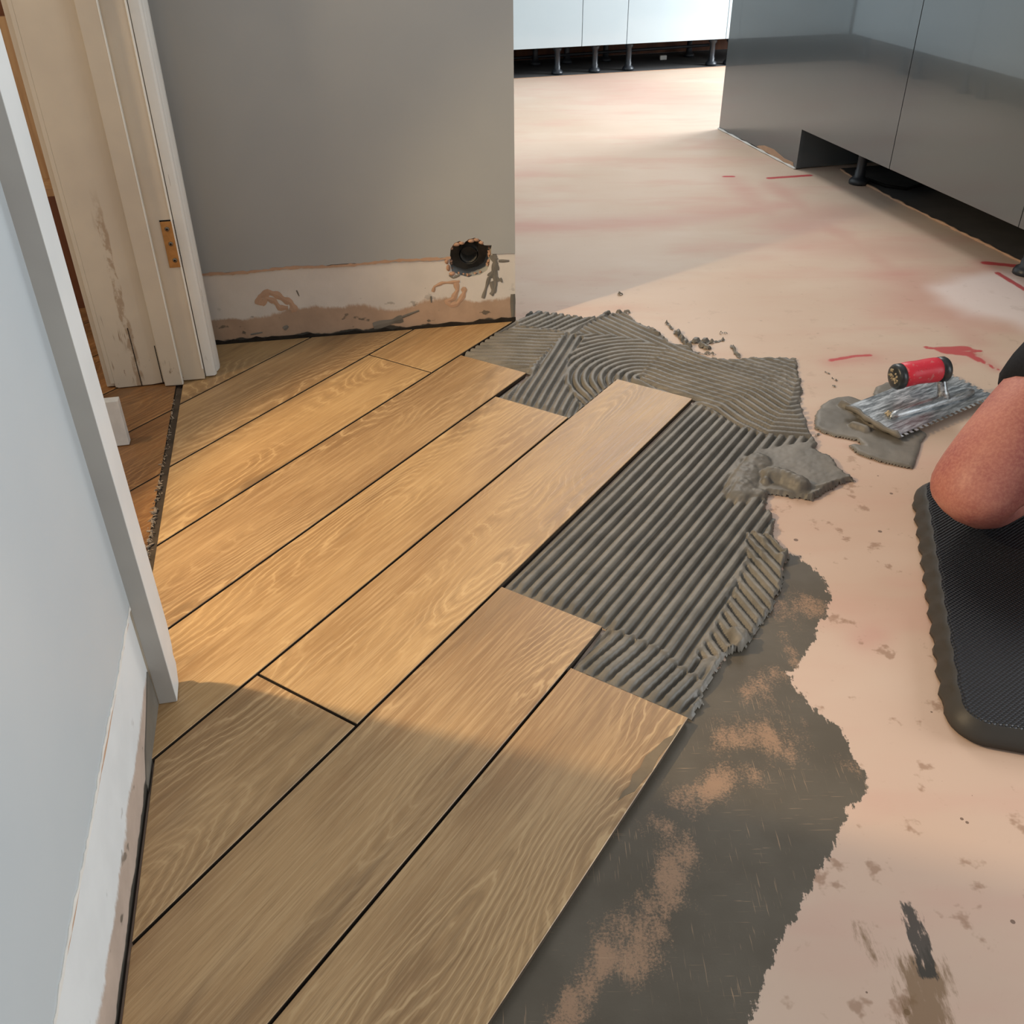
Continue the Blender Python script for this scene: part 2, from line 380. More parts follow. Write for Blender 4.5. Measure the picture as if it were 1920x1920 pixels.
m = M_('trowel_steel', .3, .5); v = m.coord('World', (1, 1, 1), (0, 0, -.58)); sv = m.n('ShaderNodeMapping'); m.L(v, sv.inputs[0]); sv.inputs['Scale'].default_value = (.15, 1, 1)
g = m.noise(sv.outputs[0], 160, 4, .7); m.col(m.mix(m.ramp(g, .35, .7), lin(138, 143, 146), lin(208, 212, 214)))
m.b.inputs['Metallic'].default_value = .75; m.val(m.b.inputs['Roughness'], m.ramp(g, .3, .7, .28, .5)); m.bump(g, .15, .0006); MAT['trowel'] = m.m
m = M_('red_rubber', .4, .45); v = m.coord('World'); sm_ = m.ramp(m.noise(v, 95, 4, .6), .58, .66)
m.col(m.mix(m.math('MULTIPLY', sm_, .45), lin(214, 48, 66), lin(196, 150, 144))); m.bump(m.noise(v, 150, 3), .3, .001); MAT['red'] = m.m
MAT['capblack'] = plain('black_rubber_cap', lin(44, 48, 50), .35, .5, .3, .3, scale=90)
MAT['crud'] = plain('dried_crumbs', lin(176, 160, 132), .85, .2, .35, .8, scale=120)
m = M_('skin', .5, .4); v = m.coord('World'); a_ = m.ramp(m.noise(v, 9, 3), .3, .7); b_ = m.ramp(m.noise(v, 190, 3, .6), .35, .7)
c = m.mix(a_, lin(178, 116, 102), lin(154, 88, 84)); c = m.mix(m.math('MULTIPLY', b_, .35), c, lin(206, 150, 128)); m.col(c)
m.b.inputs['Subsurface Weight'].default_value = .08; m.b.inputs['Subsurface Scale'].default_value = .01; m.b.inputs['Subsurface Radius'].default_value = (1, .35, .2)
m.bump(m.noise(v, 260, 3), .25, .001); MAT['skin'] = m.m
MAT['cloth'] = plain('black_cotton', lin(26, 27, 32), .85, .2, .15, .3, scale=200)
MAT['hair'] = plain('brown_hair', lin(58, 42, 32), .7, .3, .3, .5, scale=200)
MAT['crumb'] = plain('mortar_crumbs', lin(150, 134, 116), .85, .2, .3)

# ------------------------------------------------------------------ the floor
SMEAR = pxp([(1476, 1038), (1500, 1045), (1528, 1068), (1548, 1092), (1556, 1120), (1550, 1150), (1532, 1180), (1515, 1222), (1492, 1252), (1478, 1268), (1490, 1290), (1512, 1315),
    (1545, 1345), (1575, 1362), (1588, 1392), (1602, 1418), (1600, 1425), (1625, 1450), (1630, 1475), (1612, 1498), (1586, 1530), (1560, 1590), (1525, 1655), (1490, 1715), (1462, 1760), (1445, 1810), (1425, 1860), (1402, 1925),
    (1370, 2010), (840, 2010), (920, 1900), (1180, 1500), (1270, 1350), (1400, 1180), (1460, 1090)])
xs = np.concatenate([np.arange(-3.4, -.3, .2), np.arange(-.3, 2.3, .010), np.arange(2.3, 4.4, .15)])
ys = np.concatenate([np.arange(-2.6, .3, .2), np.arange(.3, 4.4, .010), np.arange(4.4, 6.05, .05), np.arange(6.05, 6.6, .012), np.arange(6.6, 7.6, .1)])
X, Y = np.meshgrid(xs, ys); nx, ny = len(xs), len(ys)
co_ = np.stack([X.ravel(), Y.ravel(), np.zeros(nx * ny)], 1)
ii = np.arange(nx * ny).reshape(ny, nx)
q = np.stack([ii[:-1, :-1].ravel(), ii[:-1, 1:].ravel(), ii[1:, 1:].ravel(), ii[1:, :-1].ravel()], 1)
me = bpy.data.meshes.new('floor'); me.from_pydata(co_.tolist(), [], q.tolist())
def setattr_(name, arr):
    a = me.attributes.new(name, 'FLOAT', 'POINT'); a.data.foreach_set('value', np.ascontiguousarray(arr.ravel(), dtype=np.float32))
setattr_('smear', np.clip(sdf(X, Y, SMEAR), -.3, .3))
sc = np.zeros_like(X)
for pts, rw, am in [([(1425, 1110), (1480, 1140), (1520, 1140)], .050, .85), ([(1470, 1190), (1490, 1240)], .016, .9), ([(1440, 1260), (1410, 1300), (1450, 1320)], .035, .7), ([(1370, 1385), (1425, 1375), (1480, 1400)], .040, 1.),
                     ([(1290, 1495), (1340, 1475), (1400, 1450)], .034, 1.), ([(1250, 1560), (1275, 1600), (1245, 1680), (1215, 1740), (1195, 1810)], .034, 1.), ([(1165, 1735), (1130, 1810), (1085, 1880), (1050, 1940)], .030, 1.), ([(1560, 1420), (1590, 1440)], .02, .6), ([(1500, 1300), (1490, 1360)], .03, .5)]:
    d = segd(X, Y, pxp(pts)); sc = np.maximum(sc, am * np.exp(-(d / rw) ** 2))
setattr_('scrape', sc)
red = np.zeros_like(X)
for pts, wpx in [([(1442, 334), (1518, 329)], .018), ([(1358, 331), (1374, 331)], .014), ([(1848, 493), (1918, 500)], .020), ([(1870, 512), (1925, 545)], .012),
                 ([(1556, 676), (1600, 668), (1630, 666)], .009), ([(1735, 651), (1765, 656)], .009), ([(1765, 655), (1812, 653)], .019), ([(1770, 658), (1818, 664)], .021), ([(1800, 655), (1838, 658)], .009), ([(1815, 664), (1838, 676)], .014), ([(1838, 676), (1872, 694)], .006)]:
    wd = np.array(pxp(pts)); d = segd(X, Y, wd.tolist()); red = np.maximum(red, np.exp(-(d / wpx) ** 2))
setattr_('red', red)
pk = np.zeros_like(X)
for pts, wd_, amp in [([(1445, 345), (1560, 430), (1640, 480), (1760, 580), (1830, 640)], .05, .38), ([(1370, 335), (1440, 400)], .06, .35), ([(960, 425), (1300, 410), (1470, 385)], .07, .4), ([(1820, 660), (1870, 692)], .02, .6),
                      ([(1700, 520), (1800, 590)], .12, .5), ([(1480, 420), (1560, 400)], .13, .4), ([(1520, 460), (1700, 470)], .12, .35), ([(1845, 495), (1925, 540)], .05, .6), ([(1560, 680), (1630, 668)], .03, .5), ([(1100, 150), (1340, 200)], .3, .3),
                      ([(960, 330), (1000, 320)], .1, .2), ([(1640, 1190), (1620, 1200)], .03, .5), ([(1720, 560), (1900, 520)], .14, .5)]:
    d = segd(X, Y, pxp(pts)); pk = np.maximum(pk, amp * np.exp(-(d / wd_) ** 2))
setattr_('pink', pk)
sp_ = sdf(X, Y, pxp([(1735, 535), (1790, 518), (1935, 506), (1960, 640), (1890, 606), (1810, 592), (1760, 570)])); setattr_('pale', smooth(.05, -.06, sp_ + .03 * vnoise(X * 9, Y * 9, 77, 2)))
stn = smooth(2.0, 1.55, Y) * smooth(.1, .4, X) * 1.0
setattr_('stain_tint', np.maximum(stn, .25 * smooth(3.2, 2.4, Y)))
d = segd(X, Y, pxp([(1735, 1830), (1738, 1990)])); dirt = np.exp(-(d / .036) ** 2)
d2 = segd(X, Y, pxp([(1610, 1740), (1650, 1800)])); dirt = np.maximum(dirt, .6 * np.exp(-(d2 / .02) ** 2))
setattr_('dirt', dirt)
d = segd(X, Y, pxp([(1705, 1705), (1722, 1760), (1740, 1820)])); setattr_('black', np.exp(-(d / .016) ** 2))
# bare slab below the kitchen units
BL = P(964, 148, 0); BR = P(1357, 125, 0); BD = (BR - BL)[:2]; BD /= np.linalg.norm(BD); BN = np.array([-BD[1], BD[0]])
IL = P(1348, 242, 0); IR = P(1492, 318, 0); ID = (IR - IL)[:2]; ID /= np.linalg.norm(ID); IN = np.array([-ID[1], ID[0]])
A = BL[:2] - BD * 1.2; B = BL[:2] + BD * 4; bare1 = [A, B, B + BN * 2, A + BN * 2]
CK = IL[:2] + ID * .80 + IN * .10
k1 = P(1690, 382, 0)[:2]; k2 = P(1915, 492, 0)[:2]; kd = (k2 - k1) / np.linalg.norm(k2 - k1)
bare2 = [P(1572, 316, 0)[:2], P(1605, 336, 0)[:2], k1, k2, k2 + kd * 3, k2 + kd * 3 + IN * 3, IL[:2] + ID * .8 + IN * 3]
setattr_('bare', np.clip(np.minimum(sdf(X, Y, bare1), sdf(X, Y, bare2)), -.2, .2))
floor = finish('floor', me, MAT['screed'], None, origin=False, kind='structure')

# planks of the laid floor, each a tile of the floor
def clip(poly, a, b, c):
    out = []
    for i in range(len(poly)):
        p, q_ = poly[i], poly[(i + 1) % len(poly)]; dp = a * p[0] + b * p[1] - c; dq = a * q_[0] + b * q_[1] - c
        if dp >= 0: out.append(p)
        if dp * dq < 0: t = dp / (dp - dq); out.append((p[0] + t * (q_[0] - p[0]), p[1] + t * (q_[1] - p[1])))
    return out
WL = P(409, 645); WR = P(967, 601); WD = (WR - WL)[:2]; WD /= np.linalg.norm(WD); WN = np.array([WD[1], -WD[0]])   # back wall, normal towards camera
tiles = []
def plank(k, v0, v1, e1min=None, backwall=False, e1max=None, mat='tile', top=TT, ushift=0., seed=None, extra=None, e2max=None, e2min=None):
    g = .0024
    pl = [UVW(k * WID + g + ushift, v0 + g)[:2], UVW((k + 1) * WID - g + ushift, v0 + g)[:2], UVW((k + 1) * WID - g + ushift, v1 - g)[:2], UVW(k * WID + g + ushift, v1 - g)[:2]]
    if e1min is not None: pl = clip(pl, E1[0], E1[1], e1min)
    if e1max is not None: pl = clip(pl, -E1[0], -E1[1], -e1max)
    if e2max is not None: pl = clip(pl, -E2[0], -E2[1], -e2max)
    if e2min is not None: pl = clip(pl, E2[0], E2[1], e2min)
    if backwall: pl = clip(pl, WN[0], WN[1], WN @ WL[:2] + .004)
    if extra: pl = clip(pl, *extra)
    if len(pl) < 3: return
    bm = bmesh.new(); z0 = .004; ch = .0009
    cx = np.mean([p[0] for p in pl]); cy = np.mean([p[1] for p in pl])
    n = len(pl)
    def inset(dd):
        out = []
        for i in range(n):
            p0, p1, p2 = np.array(pl[i - 1]), np.array(pl[i]), np.array(pl[(i + 1) % n])
            a = (p1 - p0) / (np.linalg.norm(p1 - p0) + 1e-9); b = (p2 - p1) / (np.linalg.norm(p2 - p1) + 1e-9)
            na = np.array([-a[1], a[0]]); nb = np.array([-b[1], b[0]]); bi = na + nb; bi /= max(.35, 1 + na @ nb)
            out.append(p1 + bi * dd)
        return out
    area = sum(pl[i][0] * pl[(i + 1) % n][1] - pl[(i + 1) % n][0] * pl[i][1] for i in range(n))
    if area < 0: pl.reverse()
    a = [bm.verts.new((*p, z0)) for p in pl]; b = [bm.verts.new((*p, top - ch)) for p in pl]; c_ = [bm.verts.new((*p, top)) for p in inset(ch)]
    bm.faces.new(a[::-1]).material_index = 1
    for i in range(n):
        j = (i + 1) % n
        bm.faces.new((a[i], a[j], b[j], b[i])).material_index = 1
        bm.faces.new((b[i], b[j], c_[j], c_[i]))
    bm.faces.new(c_)
    uvl = bm.loops.layers.uv.new('UVMap'); sd = seed if seed is not None else len(tiles) + 1
    for f in bm.faces:
        for l in f.loops:
            u, v = toUV(l.vert.co); l[uvl].uv = (v + sd * 3.77, u - k * WID + sd * 1.913)
    me = bpy.data.meshes.new('tile'); bm.to_mesh(me); bm.free()
    o = finish('tile', me, MAT[mat], floor); me.materials.append(MAT['tile_side']); tiles.append(o); return o
NW = -.312; FWL = -.357
vA, vB, vC, vCs, vD, vE, vF = .9705, 1.083, 1.911, .6965, 1.678, 1.824, 1.700
plank(5, -.24, vA, NW, mat='tile_b')
plank(5, -1.45, -.24, NW)
plank(4, -.13, vB, NW, mat='tile_b')
plank(4, -1.34, -.13, NW)
plank(3, vCs, vC)
plank(3, -.52, vCs, NW, mat='tile_b')
plank(2, .467, vD, -.335)
plank(1, .613, vE, FWL, mat='tile_b')
plank(0, .49, vF, FWL)
plank(0, vF, 2.9, FWL, True)
plank(-1, .9, 2.75, FWL, True, mat='tile_b')
plank(-2, .9, 2.9, FWL, True)
plank(-3, .9, 2.9, FWL, True)
# older tiles of the room on the left
us = .0045
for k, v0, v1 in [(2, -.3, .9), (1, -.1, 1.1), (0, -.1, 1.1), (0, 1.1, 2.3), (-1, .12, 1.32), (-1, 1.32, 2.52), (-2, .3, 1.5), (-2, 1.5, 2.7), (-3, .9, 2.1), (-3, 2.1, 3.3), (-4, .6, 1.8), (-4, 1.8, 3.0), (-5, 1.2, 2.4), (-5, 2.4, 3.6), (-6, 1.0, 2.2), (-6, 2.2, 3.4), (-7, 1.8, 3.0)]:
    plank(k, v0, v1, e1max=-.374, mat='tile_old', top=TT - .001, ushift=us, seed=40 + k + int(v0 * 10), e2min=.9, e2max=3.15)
# adhesive bed that shows in the joints
bm = bmesh.new()
bedpoly = [UVW(6 * WID - .004, -.10)[:2], UVW(6 * WID - .004, vA - .004)[:2], UVW(5 * WID, vA - .004)[:2], UVW(5 * WID - .004, vB - .004)[:2], UVW(4 * WID, vB - .004)[:2], UVW(4 * WID - .004, vC - .004)[:2], UVW(3 * WID + .004, vC - .004)[:2],
           UVW(3 * WID, vD - .004)[:2], UVW(2 * WID, vD - .004)[:2], UVW(2 * WID - .004, vE - .004)[:2], UVW(WID, vE - .004)[:2], UVW(WID, 1.93)[:2], (WR[0] - .004, WR[1] - .004), (WL[0], WL[1]), EW(-.37, 2.21)[:2], EW(-.37, 1.2)[:2], EW(-.313, 1.1)[:2]]
prism(bm, bedpoly, .0005, .0042)
bm_obj('adhesive_bed', bm, MAT['bed'], floor)
bm = bmesh.new(); boxE(bm, -.373, -.358, 1.1, 2.21, .001, .0085); bm_obj('joint_filling', bm, MAT['tile_side'], floor)

# ------------------------------------------------------------------ combed adhesive (height field)
RIDGE = .0205
def comb(phase, amp=.0108):           # flat-topped ridges and rounded grooves
    c_ = np.cos(phase * 2 * np.pi); return amp * smooth(-.97, .05, c_)
def dirphase(X, Y, a, b, off=0.):
    a = P(*a, .006); b = P(*b, .006); d = (b - a)[:2]; d /= np.linalg.norm(d); n = np.array([-d[1], d[0]])
    return ((X - a[0]) * n[0] + (Y - a[1]) * n[1]) / RIDGE + off
def patch_mesh(name, X, Y, Z, mask, mat, **kw):
    ny, nx = X.shape; fm = mask[:-1, :-1] & mask[:-1, 1:] & mask[1:, 1:] & mask[1:, :-1]
    ii = np.arange(nx * ny).reshape(ny, nx)
    q = np.stack([ii[:-1, :-1][fm], ii[:-1, 1:][fm], ii[1:, 1:][fm], ii[1:, :-1][fm]], 1)
    used = np.unique(q); remap = np.full(nx * ny, -1); remap[used] = np.arange(len(used)); q = remap[q]
    co = np.stack([X.ravel()[used], Y.ravel()[used], Z.ravel()[used]], 1)
    me = bpy.data.meshes.new(name)
    me.vertices.add(len(co)); me.vertices.foreach_set('co', co.ravel().astype(np.float32))
    me.loops.add(len(q) * 4); me.loops.foreach_set('vertex_index', q.ravel().astype(np.int32))
    me.polygons.add(len(q)); me.polygons.foreach_set('loop_start', np.arange(0, len(q) * 4, 4, dtype=np.int32))
    me.polygons.foreach_set('use_smooth', np.ones(len(q), bool)); me.update(calc_edges=True); me.validate()
    return finish(name, me, mat, **kw)
OUT = [(852, 668), (960, 598), (984, 590), (1010, 586), (1060, 592), (1105, 598), (1130, 592), (1170, 588), (1192, 600), (1222, 616), (1256, 642), (1290, 652), (1312, 668), (1350, 674), (1420, 670), (1494, 672), (1497, 700), (1505, 730), (1500, 758), (1514, 788), (1522, 822), (1534, 832), (1526, 843), (1556, 858), (1578, 884), (1604, 901),
       (1566, 910), (1522, 936), (1486, 932), (1440, 926), (1436, 950), (1452, 972), (1447, 1000), (1478, 1040), (1470, 1062), (1466, 1100), (1442, 1150), (1408, 1198), (1392, 1222), (1352, 1232), (1334, 1275), (1314, 1320), (1290, 1352), (1180, 1400), (960, 1300), (900, 1100), (980, 900), (840, 770)]
uu = np.arange(-.05, 1.95, .0027); vv = np.arange(.85, 2.45, .0032)
U, V = np.meshgrid(uu, vv)
X = (U + OFF) * NU[0] + V * NV[0]; Y = (U + OFF) * NU[1] + V * NV[1]
outp = pxp(OUT, .004)
ed = sdf(X, Y, outp) + .006 * vnoise(X * 45, Y * 45, 3, 3) + .003 * vnoise(X * 160, Y * 160, 5, 2)
jag = smooth(2.0, 2.3, Y)
for pts, r in [([(1250, 605), (1262, 618)], .004), ([(1268, 622), (1292, 650)], .009), ([(1303, 640), (1330, 640)], .012), ([(1318, 648), (1326, 652)], .012), ([(1342, 640), (1356, 636)], .005), ([(1372, 648), (1385, 668)], .006), ([(1350, 624), (1362, 624)], .003), ([(1298, 660), (1340, 664)], .003),
               ([(1130, 592), (1140, 588)], .008), ([(1160, 586), (1178, 586)], .007), ([(1545, 695), (1556, 700)], .002), ([(1560, 708), (1568, 712)], .003), ([(1558, 722), (1565, 724)], .003), ([(1528, 816), (1536, 812)], .002), ([(1160, 551), (1166, 552)], .003)]:
    d = segd(X, Y, pxp(pts, .003)); ed = np.minimum(ed, d - r + .004 * vnoise(X * 130, Y * 130, 8, 2))
def inpoly(pts): return sdf(X, Y, pxp(pts, .006)) < 0
ph = U / RIDGE                                               # straight rows beside the planks
wob = .05 * vnoise(X * 6, Y * 6, 21, 2)
guide = np.array(pxp([(1205, 712), (1235, 724), (1300, 744), (1355, 762), (1395, 790), (1440, 812), (1520, 818), (1600, 800)], .006)).tolist()
G = segd(X, Y, guide)
Hh = comb(ph + wob)
def region(pts, hgt, soft=.004):
    global Hh
    s_ = sdf(X, Y, pxp(pts, .006)); t = smooth(soft, -soft, s_)
    lip = .002 * np.exp(-(s_ / .004) ** 2)
    Hh = Hh * (1 - t) + hgt * t + lip
# foot of the rows: short swept ridges with hooked ends
region([(1080, 1245), (1100, 1195), (1140, 1180), (1190, 1200), (1240, 1222), (1270, 1250), (1330, 1290), (1300, 1360), (1180, 1330)], comb(dirphase(X, Y, (1105, 1262), (1170, 1205)) + .25 * vnoise(X * 9, Y * 9, 9, 1)), .003)
# band along the right edge: short strokes across
region([(1400, 1000), (1460, 1010), (1480, 1045), (1466, 1110), (1440, 1155), (1405, 1205), (1350, 1240), (1300, 1240), (1335, 1190), (1370, 1120), (1398, 1060)], comb(dirphase(X, Y, (1385, 1090), (1412, 1122)) * 1.0 + wob), .003)
# flat trowelled sheet
t_flat = pxp([(1405, 862), (1425, 845), (1500, 832), (1540, 828), (1534, 843), (1560, 858), (1582, 884), (1610, 901), (1566, 912), (1522, 938), (1440, 930), (1415, 935), (1372, 940), (1380, 905)], .006)
arc_c = P(1178, 700, .006)
R = np.hypot((X - arc_c[0]), (Y - arc_c[1]))
region([(880, 790), (1000, 690), (1120, 600), (1250, 620), (1300, 660), (1290, 760), (1297, 747), (1200, 730), (1150, 730), (1090, 800), (1000, 800)], comb(G / RIDGE + .12 * vnoise(X * 4, Y * 4, 31, 2), .0108))
# long waves sweeping right above the free end of the plank
region([(1196, 716), (1215, 690), (1240, 668), (1262, 652), (1290, 645), (1500, 655), (1520, 700), (1540, 822), (1500, 822), (1430, 818), (1380, 800), (1330, 772), (1297, 754), (1230, 734)], comb(G / RIDGE + .12 * vnoise(X * 5, Y * 5, 33, 2), .0115))
# strip and rows left of the arcs
region([(985, 705), (1058, 626), (1098, 636), (1068, 668), (1060, 715), (1095, 770), (1062, 785), (930, 750)], comb(dirphase(X, Y, (1005, 765), (1050, 690)) + .1 * vnoise(X * 6, Y * 6, 35, 2)))
flatstrip = segd(X, Y, pxp([(985, 706), (1030, 655), (1062, 622), (1085, 606)], .006))
Hh = np.where(flatstrip < .014, np.maximum(Hh, .0065), Hh)
# darker square block by the wall corner
region([(868, 668), (900, 640), (975, 614), (1060, 628), (1042, 645), (988, 702)], comb(dirphase(X, Y, (930, 648), (1030, 652)) + .08 * vnoise(X * 8, Y * 8, 37, 2), .0115))
region([(966, 604), (985, 588), (1120, 600), (1062, 626), (975, 613)], comb(dirphase(X, Y, (1010, 622), (1065, 598)) + .1 * vnoise(X * 6, Y * 6, 39, 2)))
region([(1110, 602), (1165, 586), (1195, 598), (1250, 640), (1290, 655), (1260, 660), (1200, 640), (1140, 630), (1075, 628)], comb(dirphase(X, Y, (1120, 606), (1180, 634)) + .1 * vnoise(X * 6, Y * 6, 41, 2), .006))
# scratched thin corner top right
th = smooth(.10, -.02, sdf(X, Y, pxp([(1360, 662), (1500, 665), (1505, 740), (1450, 720), (1380, 690)], .006)))
Hh = Hh * (1 - .45 * th) + .002 * th * vnoise(X * 60, Y * 160, 43, 2)
s_ = sdf(X, Y, t_flat); t = smooth(.006, -.006, s_); Hh = Hh * (1 - t) + (.0105 + .0006 * vnoise(X * 20, Y * 20, 51, 2)) * t
# lumps and curl on the flat sheet
for pts, r, hgt in [([(1385, 925), (1398, 892), (1420, 866)], .034, .017), ([(1378, 930), (1425, 925)], .018, .012), ([(1445, 893), (1470, 900), (1498, 912)], .024, .028), ([(1498, 914), (1530, 914), (1575, 905), (1600, 901)], .010, .012), ([(1466, 934), (1500, 936), (1540, 922)], .007, .012), ([(1440, 886), (1436, 905)], .012, .018),
                    ([(1470, 1045), (1478, 1040)], .014, .016), ([(1385, 1190), (1392, 1215), (1378, 1228)], .018, .020), ([(1390, 1222), (1340, 1235), (1320, 1290)], .010, .010)]:
    d = segd(X, Y, pxp(pts, .01)) + .003 * vnoise(X * 70, Y * 70, 55, 3)
    prof = hgt * np.sqrt(np.clip(1 - (d / r) ** 2, 0, 1)); Hh = np.maximum(Hh, Hh * .3 + prof * (1 + .15 * vnoise(X * 90, Y * 90, 57, 3)))
# bubbles and tears where the strokes cross
tears = smooth(.03, .0, segd(X, Y, pxp([(1450, 985), (1405, 1060), (1370, 1110)], .006)))
Hh = Hh + .004 * tears * np.clip(vnoise(X * 55, Y * 55, 61, 2), -.6, 1)
Hh = Hh * (1 + .10 * vnoise(X * 25, Y * 25, 63, 3)) + .0005 * vnoise(X * 150, Y * 150, 65, 2)
Z = .0015 + Hh * smooth(0, -.006, ed) ** .6
Z = np.where(ed > -.0035, np.minimum(Z, .0015 + .004 * smooth(0.001, -.0035, ed)), Z)
mask = ed < .0012
def cover(k, v1, mg=.0035): return (U > k * WID - mg) & (U < (k + 1) * WID + mg) & (V < v1 + mg)
for k, v1 in [(5, vA), (4, vB), (3, vC), (2, vD), (1, vE)]: mask &= ~cover(k, v1)
mask &= ~(U < WID + .0035)
# ridges melt down next to the plank edges
near = np.full(X.shape, 1.)
for k, v1 in [(5, vA), (4, vB), (3, vC), (2, vD), (1, vE)]:
    du = np.maximum(np.maximum(k * WID - U, U - (k + 1) * WID), 0); dv = np.maximum(V - v1, 0); near = np.minimum(near, np.hypot(du, dv))
f_ = smooth(.002, .026, near); side = smooth(.004, .020, np.abs(near)); Z = np.where(near < .03, .003 + (Z - .003) * (.25 + .75 * f_), Z)
mort = patch_mesh('combed_adhesive', X, Y, Z, mask, MAT['mortar'], kind='stuff')
tag(mort, 'wet grey tile adhesive combed into ridges beside the laid planks', 'adhesive')

def blob(name, px, z, hgt, round_, seed, label, res=.0028, lumps=(), jags=.004, parent=None):
    pl = pxp(px, z); xs_ = [p[0] for p in pl]; ys_ = [p[1] for p in pl]
    X, Y = np.meshgrid(np.arange(min(xs_) - .03, max(xs_) + .03, res), np.arange(min(ys_) - .03, max(ys_) + .03, res))
    e = sdf(X, Y, pl) + jags * vnoise(X * 40, Y * 40, seed, 3)
    tt = np.clip(-e / round_, 0, 1); Z = .0006 + hgt * np.sqrt(1 - (1 - tt) ** 2) * (1 + .12 * vnoise(X * 30, Y * 30, seed + 1, 3))
    for pts, r, h2 in lumps:
        d = segd(X, Y, pxp(pts, z)) + .003 * vnoise(X * 80, Y * 80, seed + 5, 3); Z = np.maximum(Z, Z * .4 + h2 * np.sqrt(np.clip(1 - (d / r) ** 2, 0, 1)))
    o = patch_mesh(name, X, Y, Z, e < .001, MAT['mortar'], kind='stuff')
    return tag(o, label, 'adhesive')
blob('adhesive_puddle', [(1526, 800), (1530, 770), (1552, 748), (1590, 741), (1622, 750), (1660, 790), (1720, 800), (1740, 812), (1728, 828), (1724, 850), (1712, 876), (1690, 872), (1650, 864), (1608, 848), (1590, 834), (1602, 830), (1618, 834), (1606, 824), (1566, 816), (1540, 808)], .006, .0075, .012, 71,
     'puddle of wet grey adhesive on the screed under the notched trowel', lumps=[([(1600, 800), (1622, 808)], .012, .016), ([(1580, 762), (1612, 778), (1640, 800)], .012, .020)])
blob('adhesive_dollop', [(1636, 738), (1640, 724), (1660, 716), (1690, 716), (1760, 718), (1762, 730), (1700, 745), (1660, 748), (1640, 746)], .006, .009, .014, 81,
     'small dollop of grey adhesive behind the trowel blade')

# crumbs of plaster along the doorway joint
bm = bmesh.new(); rr = random.Random(5)
for i in range(420):
    t = rr.random() ** .6; a = -.374 + rr.gauss(0, .0028) - .004 * t + .003; b = 2.19 - t * 1.0
    r = rr.uniform(.001, .0036) * (1.3 if t > .4 else .8); q0 = EW(a, b, TT - .004 + rr.uniform(-.003, .004))
    mt = Matrix.Translation(q0) @ Matrix.Rotation(rr.uniform(0, 6), 4, Vector((rr.random(), rr.random(), 1))) @ Matrix.Diagonal((r * rr.uniform(.5, 1.2), r * rr.uniform(.6, 3), r * .5, 1))
    bmesh.ops.create_icosphere(bm, subdivisions=1, radius=1, matrix=mt)
tag(bm_obj('plaster_crumbs', bm, MAT['crumb'], kind='stuff'), 'pale plaster crumbs in the open joint across the doorway', 'crumbs')

sm_px = [(1228, 1404), (1246, 1386), (1262, 1378), (1271, 1362), (1278, 1358), (1266, 1380), (1250, 1402), (1235, 1420), (1222, 1446), (1204, 1466), (1190, 1484), (1172, 1492), (1158, 1502), (1168, 1484), (1180, 1474), (1186, 1452), (1200, 1440), (1210, 1418)]
bm = bmesh.new(); prism(bm, pxp(sm_px, TT), TT - .0002, TT + .0004); bm_obj('adhesive_smudge', bm, plain('thin_adhesive_film', lin(122, 106, 84), .6, .3, .1), floor)
# ------------------------------------------------------------------ walls
ZT = 2.35
BH = .19 + TT                                            # top of the raw band
wl0 = WL[:2] - WD * .12; LEN = float((WR[:2] - wl0) @ WD); NO = -WN
bm = bmesh.new(); slab(bm, wl0, WD, NO, 0, LEN, 0, ZT, .006, .11)
wall_back = bm_obj('wall_back', bm, MAT['wall_grey'], kind='structure')
# painted skim proud of the band, its lower edge ragged
def ragged(s0, s1, z, amp, seed, step=.012):
    r = random.Random(seed); n = int((s1 - s0) / step); return [(s0 + (s1 - s0) * i / n, z + r.uniform(-amp, amp) + .002 * math.sin(i * .21)) for i in range(n + 1)]
bm = bmesh.new(); wallpoly(bm, wl0, WD, NO, ragged(0, LEN, BH, .0018, 2) + [(LEN, ZT), (0, ZT)], .0005, .0065)
skim = bm_obj('plaster_skim', bm, MAT['wall_grey'], wall_back)
bm = bmesh.new(); wallpoly(bm, wl0, WD, NO, ragged(0, LEN - .172, BH - .003, .0016, 3, .009) + ragged(0, LEN - .172, BH + .0035, .002, 4, .009)[::-1], -.0006, .004)
bm_obj('torn_paint_edge', bm, MAT['filler'], wall_back)
bm = bmesh.new(); wallpoly(bm, wl0, WD, NO, [(0, 0.002), (LEN, 0.002), (LEN, BH), (0, BH)], .0035, .007)
band_back = bm_obj('baseboard_back', bm, MAT['band_back'], kind='structure')
def sz(px, py):
    q_ = onplane(px, py, WL, WR); return (float((q_[:2] - wl0) @ WD), float(q_[2]))
hole = [sz(*p) for p in [(845, 466), (852, 456), (862, 452), (870, 456), (878, 449), (890, 446), (902, 451), (908, 460), (922, 460), (921, 475), (919, 495), (914, 508), (902, 516), (880, 521), (862, 517), (848, 510), (843, 492)]]
bm = bmesh.new(); wallpoly(bm, wl0, WD, NO, hole, -.05, .075); cut = bm_obj('cutter', bm, None)
for o in (wall_back, skim, band_back): boolean(o, cut)
bpy.data.objects.remove(cut, do_unlink=True)
hc = np.mean(hole, 0)
bm = bmesh.new()
big = [(hc[0] + (s - hc[0]) * 1.02, hc[1] + (z - hc[1]) * 1.02) for s, z in hole]
wallpoly(bm, wl0, WD, NO, big, .068, .072)
bm_obj('cavity_back', bm, MAT['hole'], wall_back)
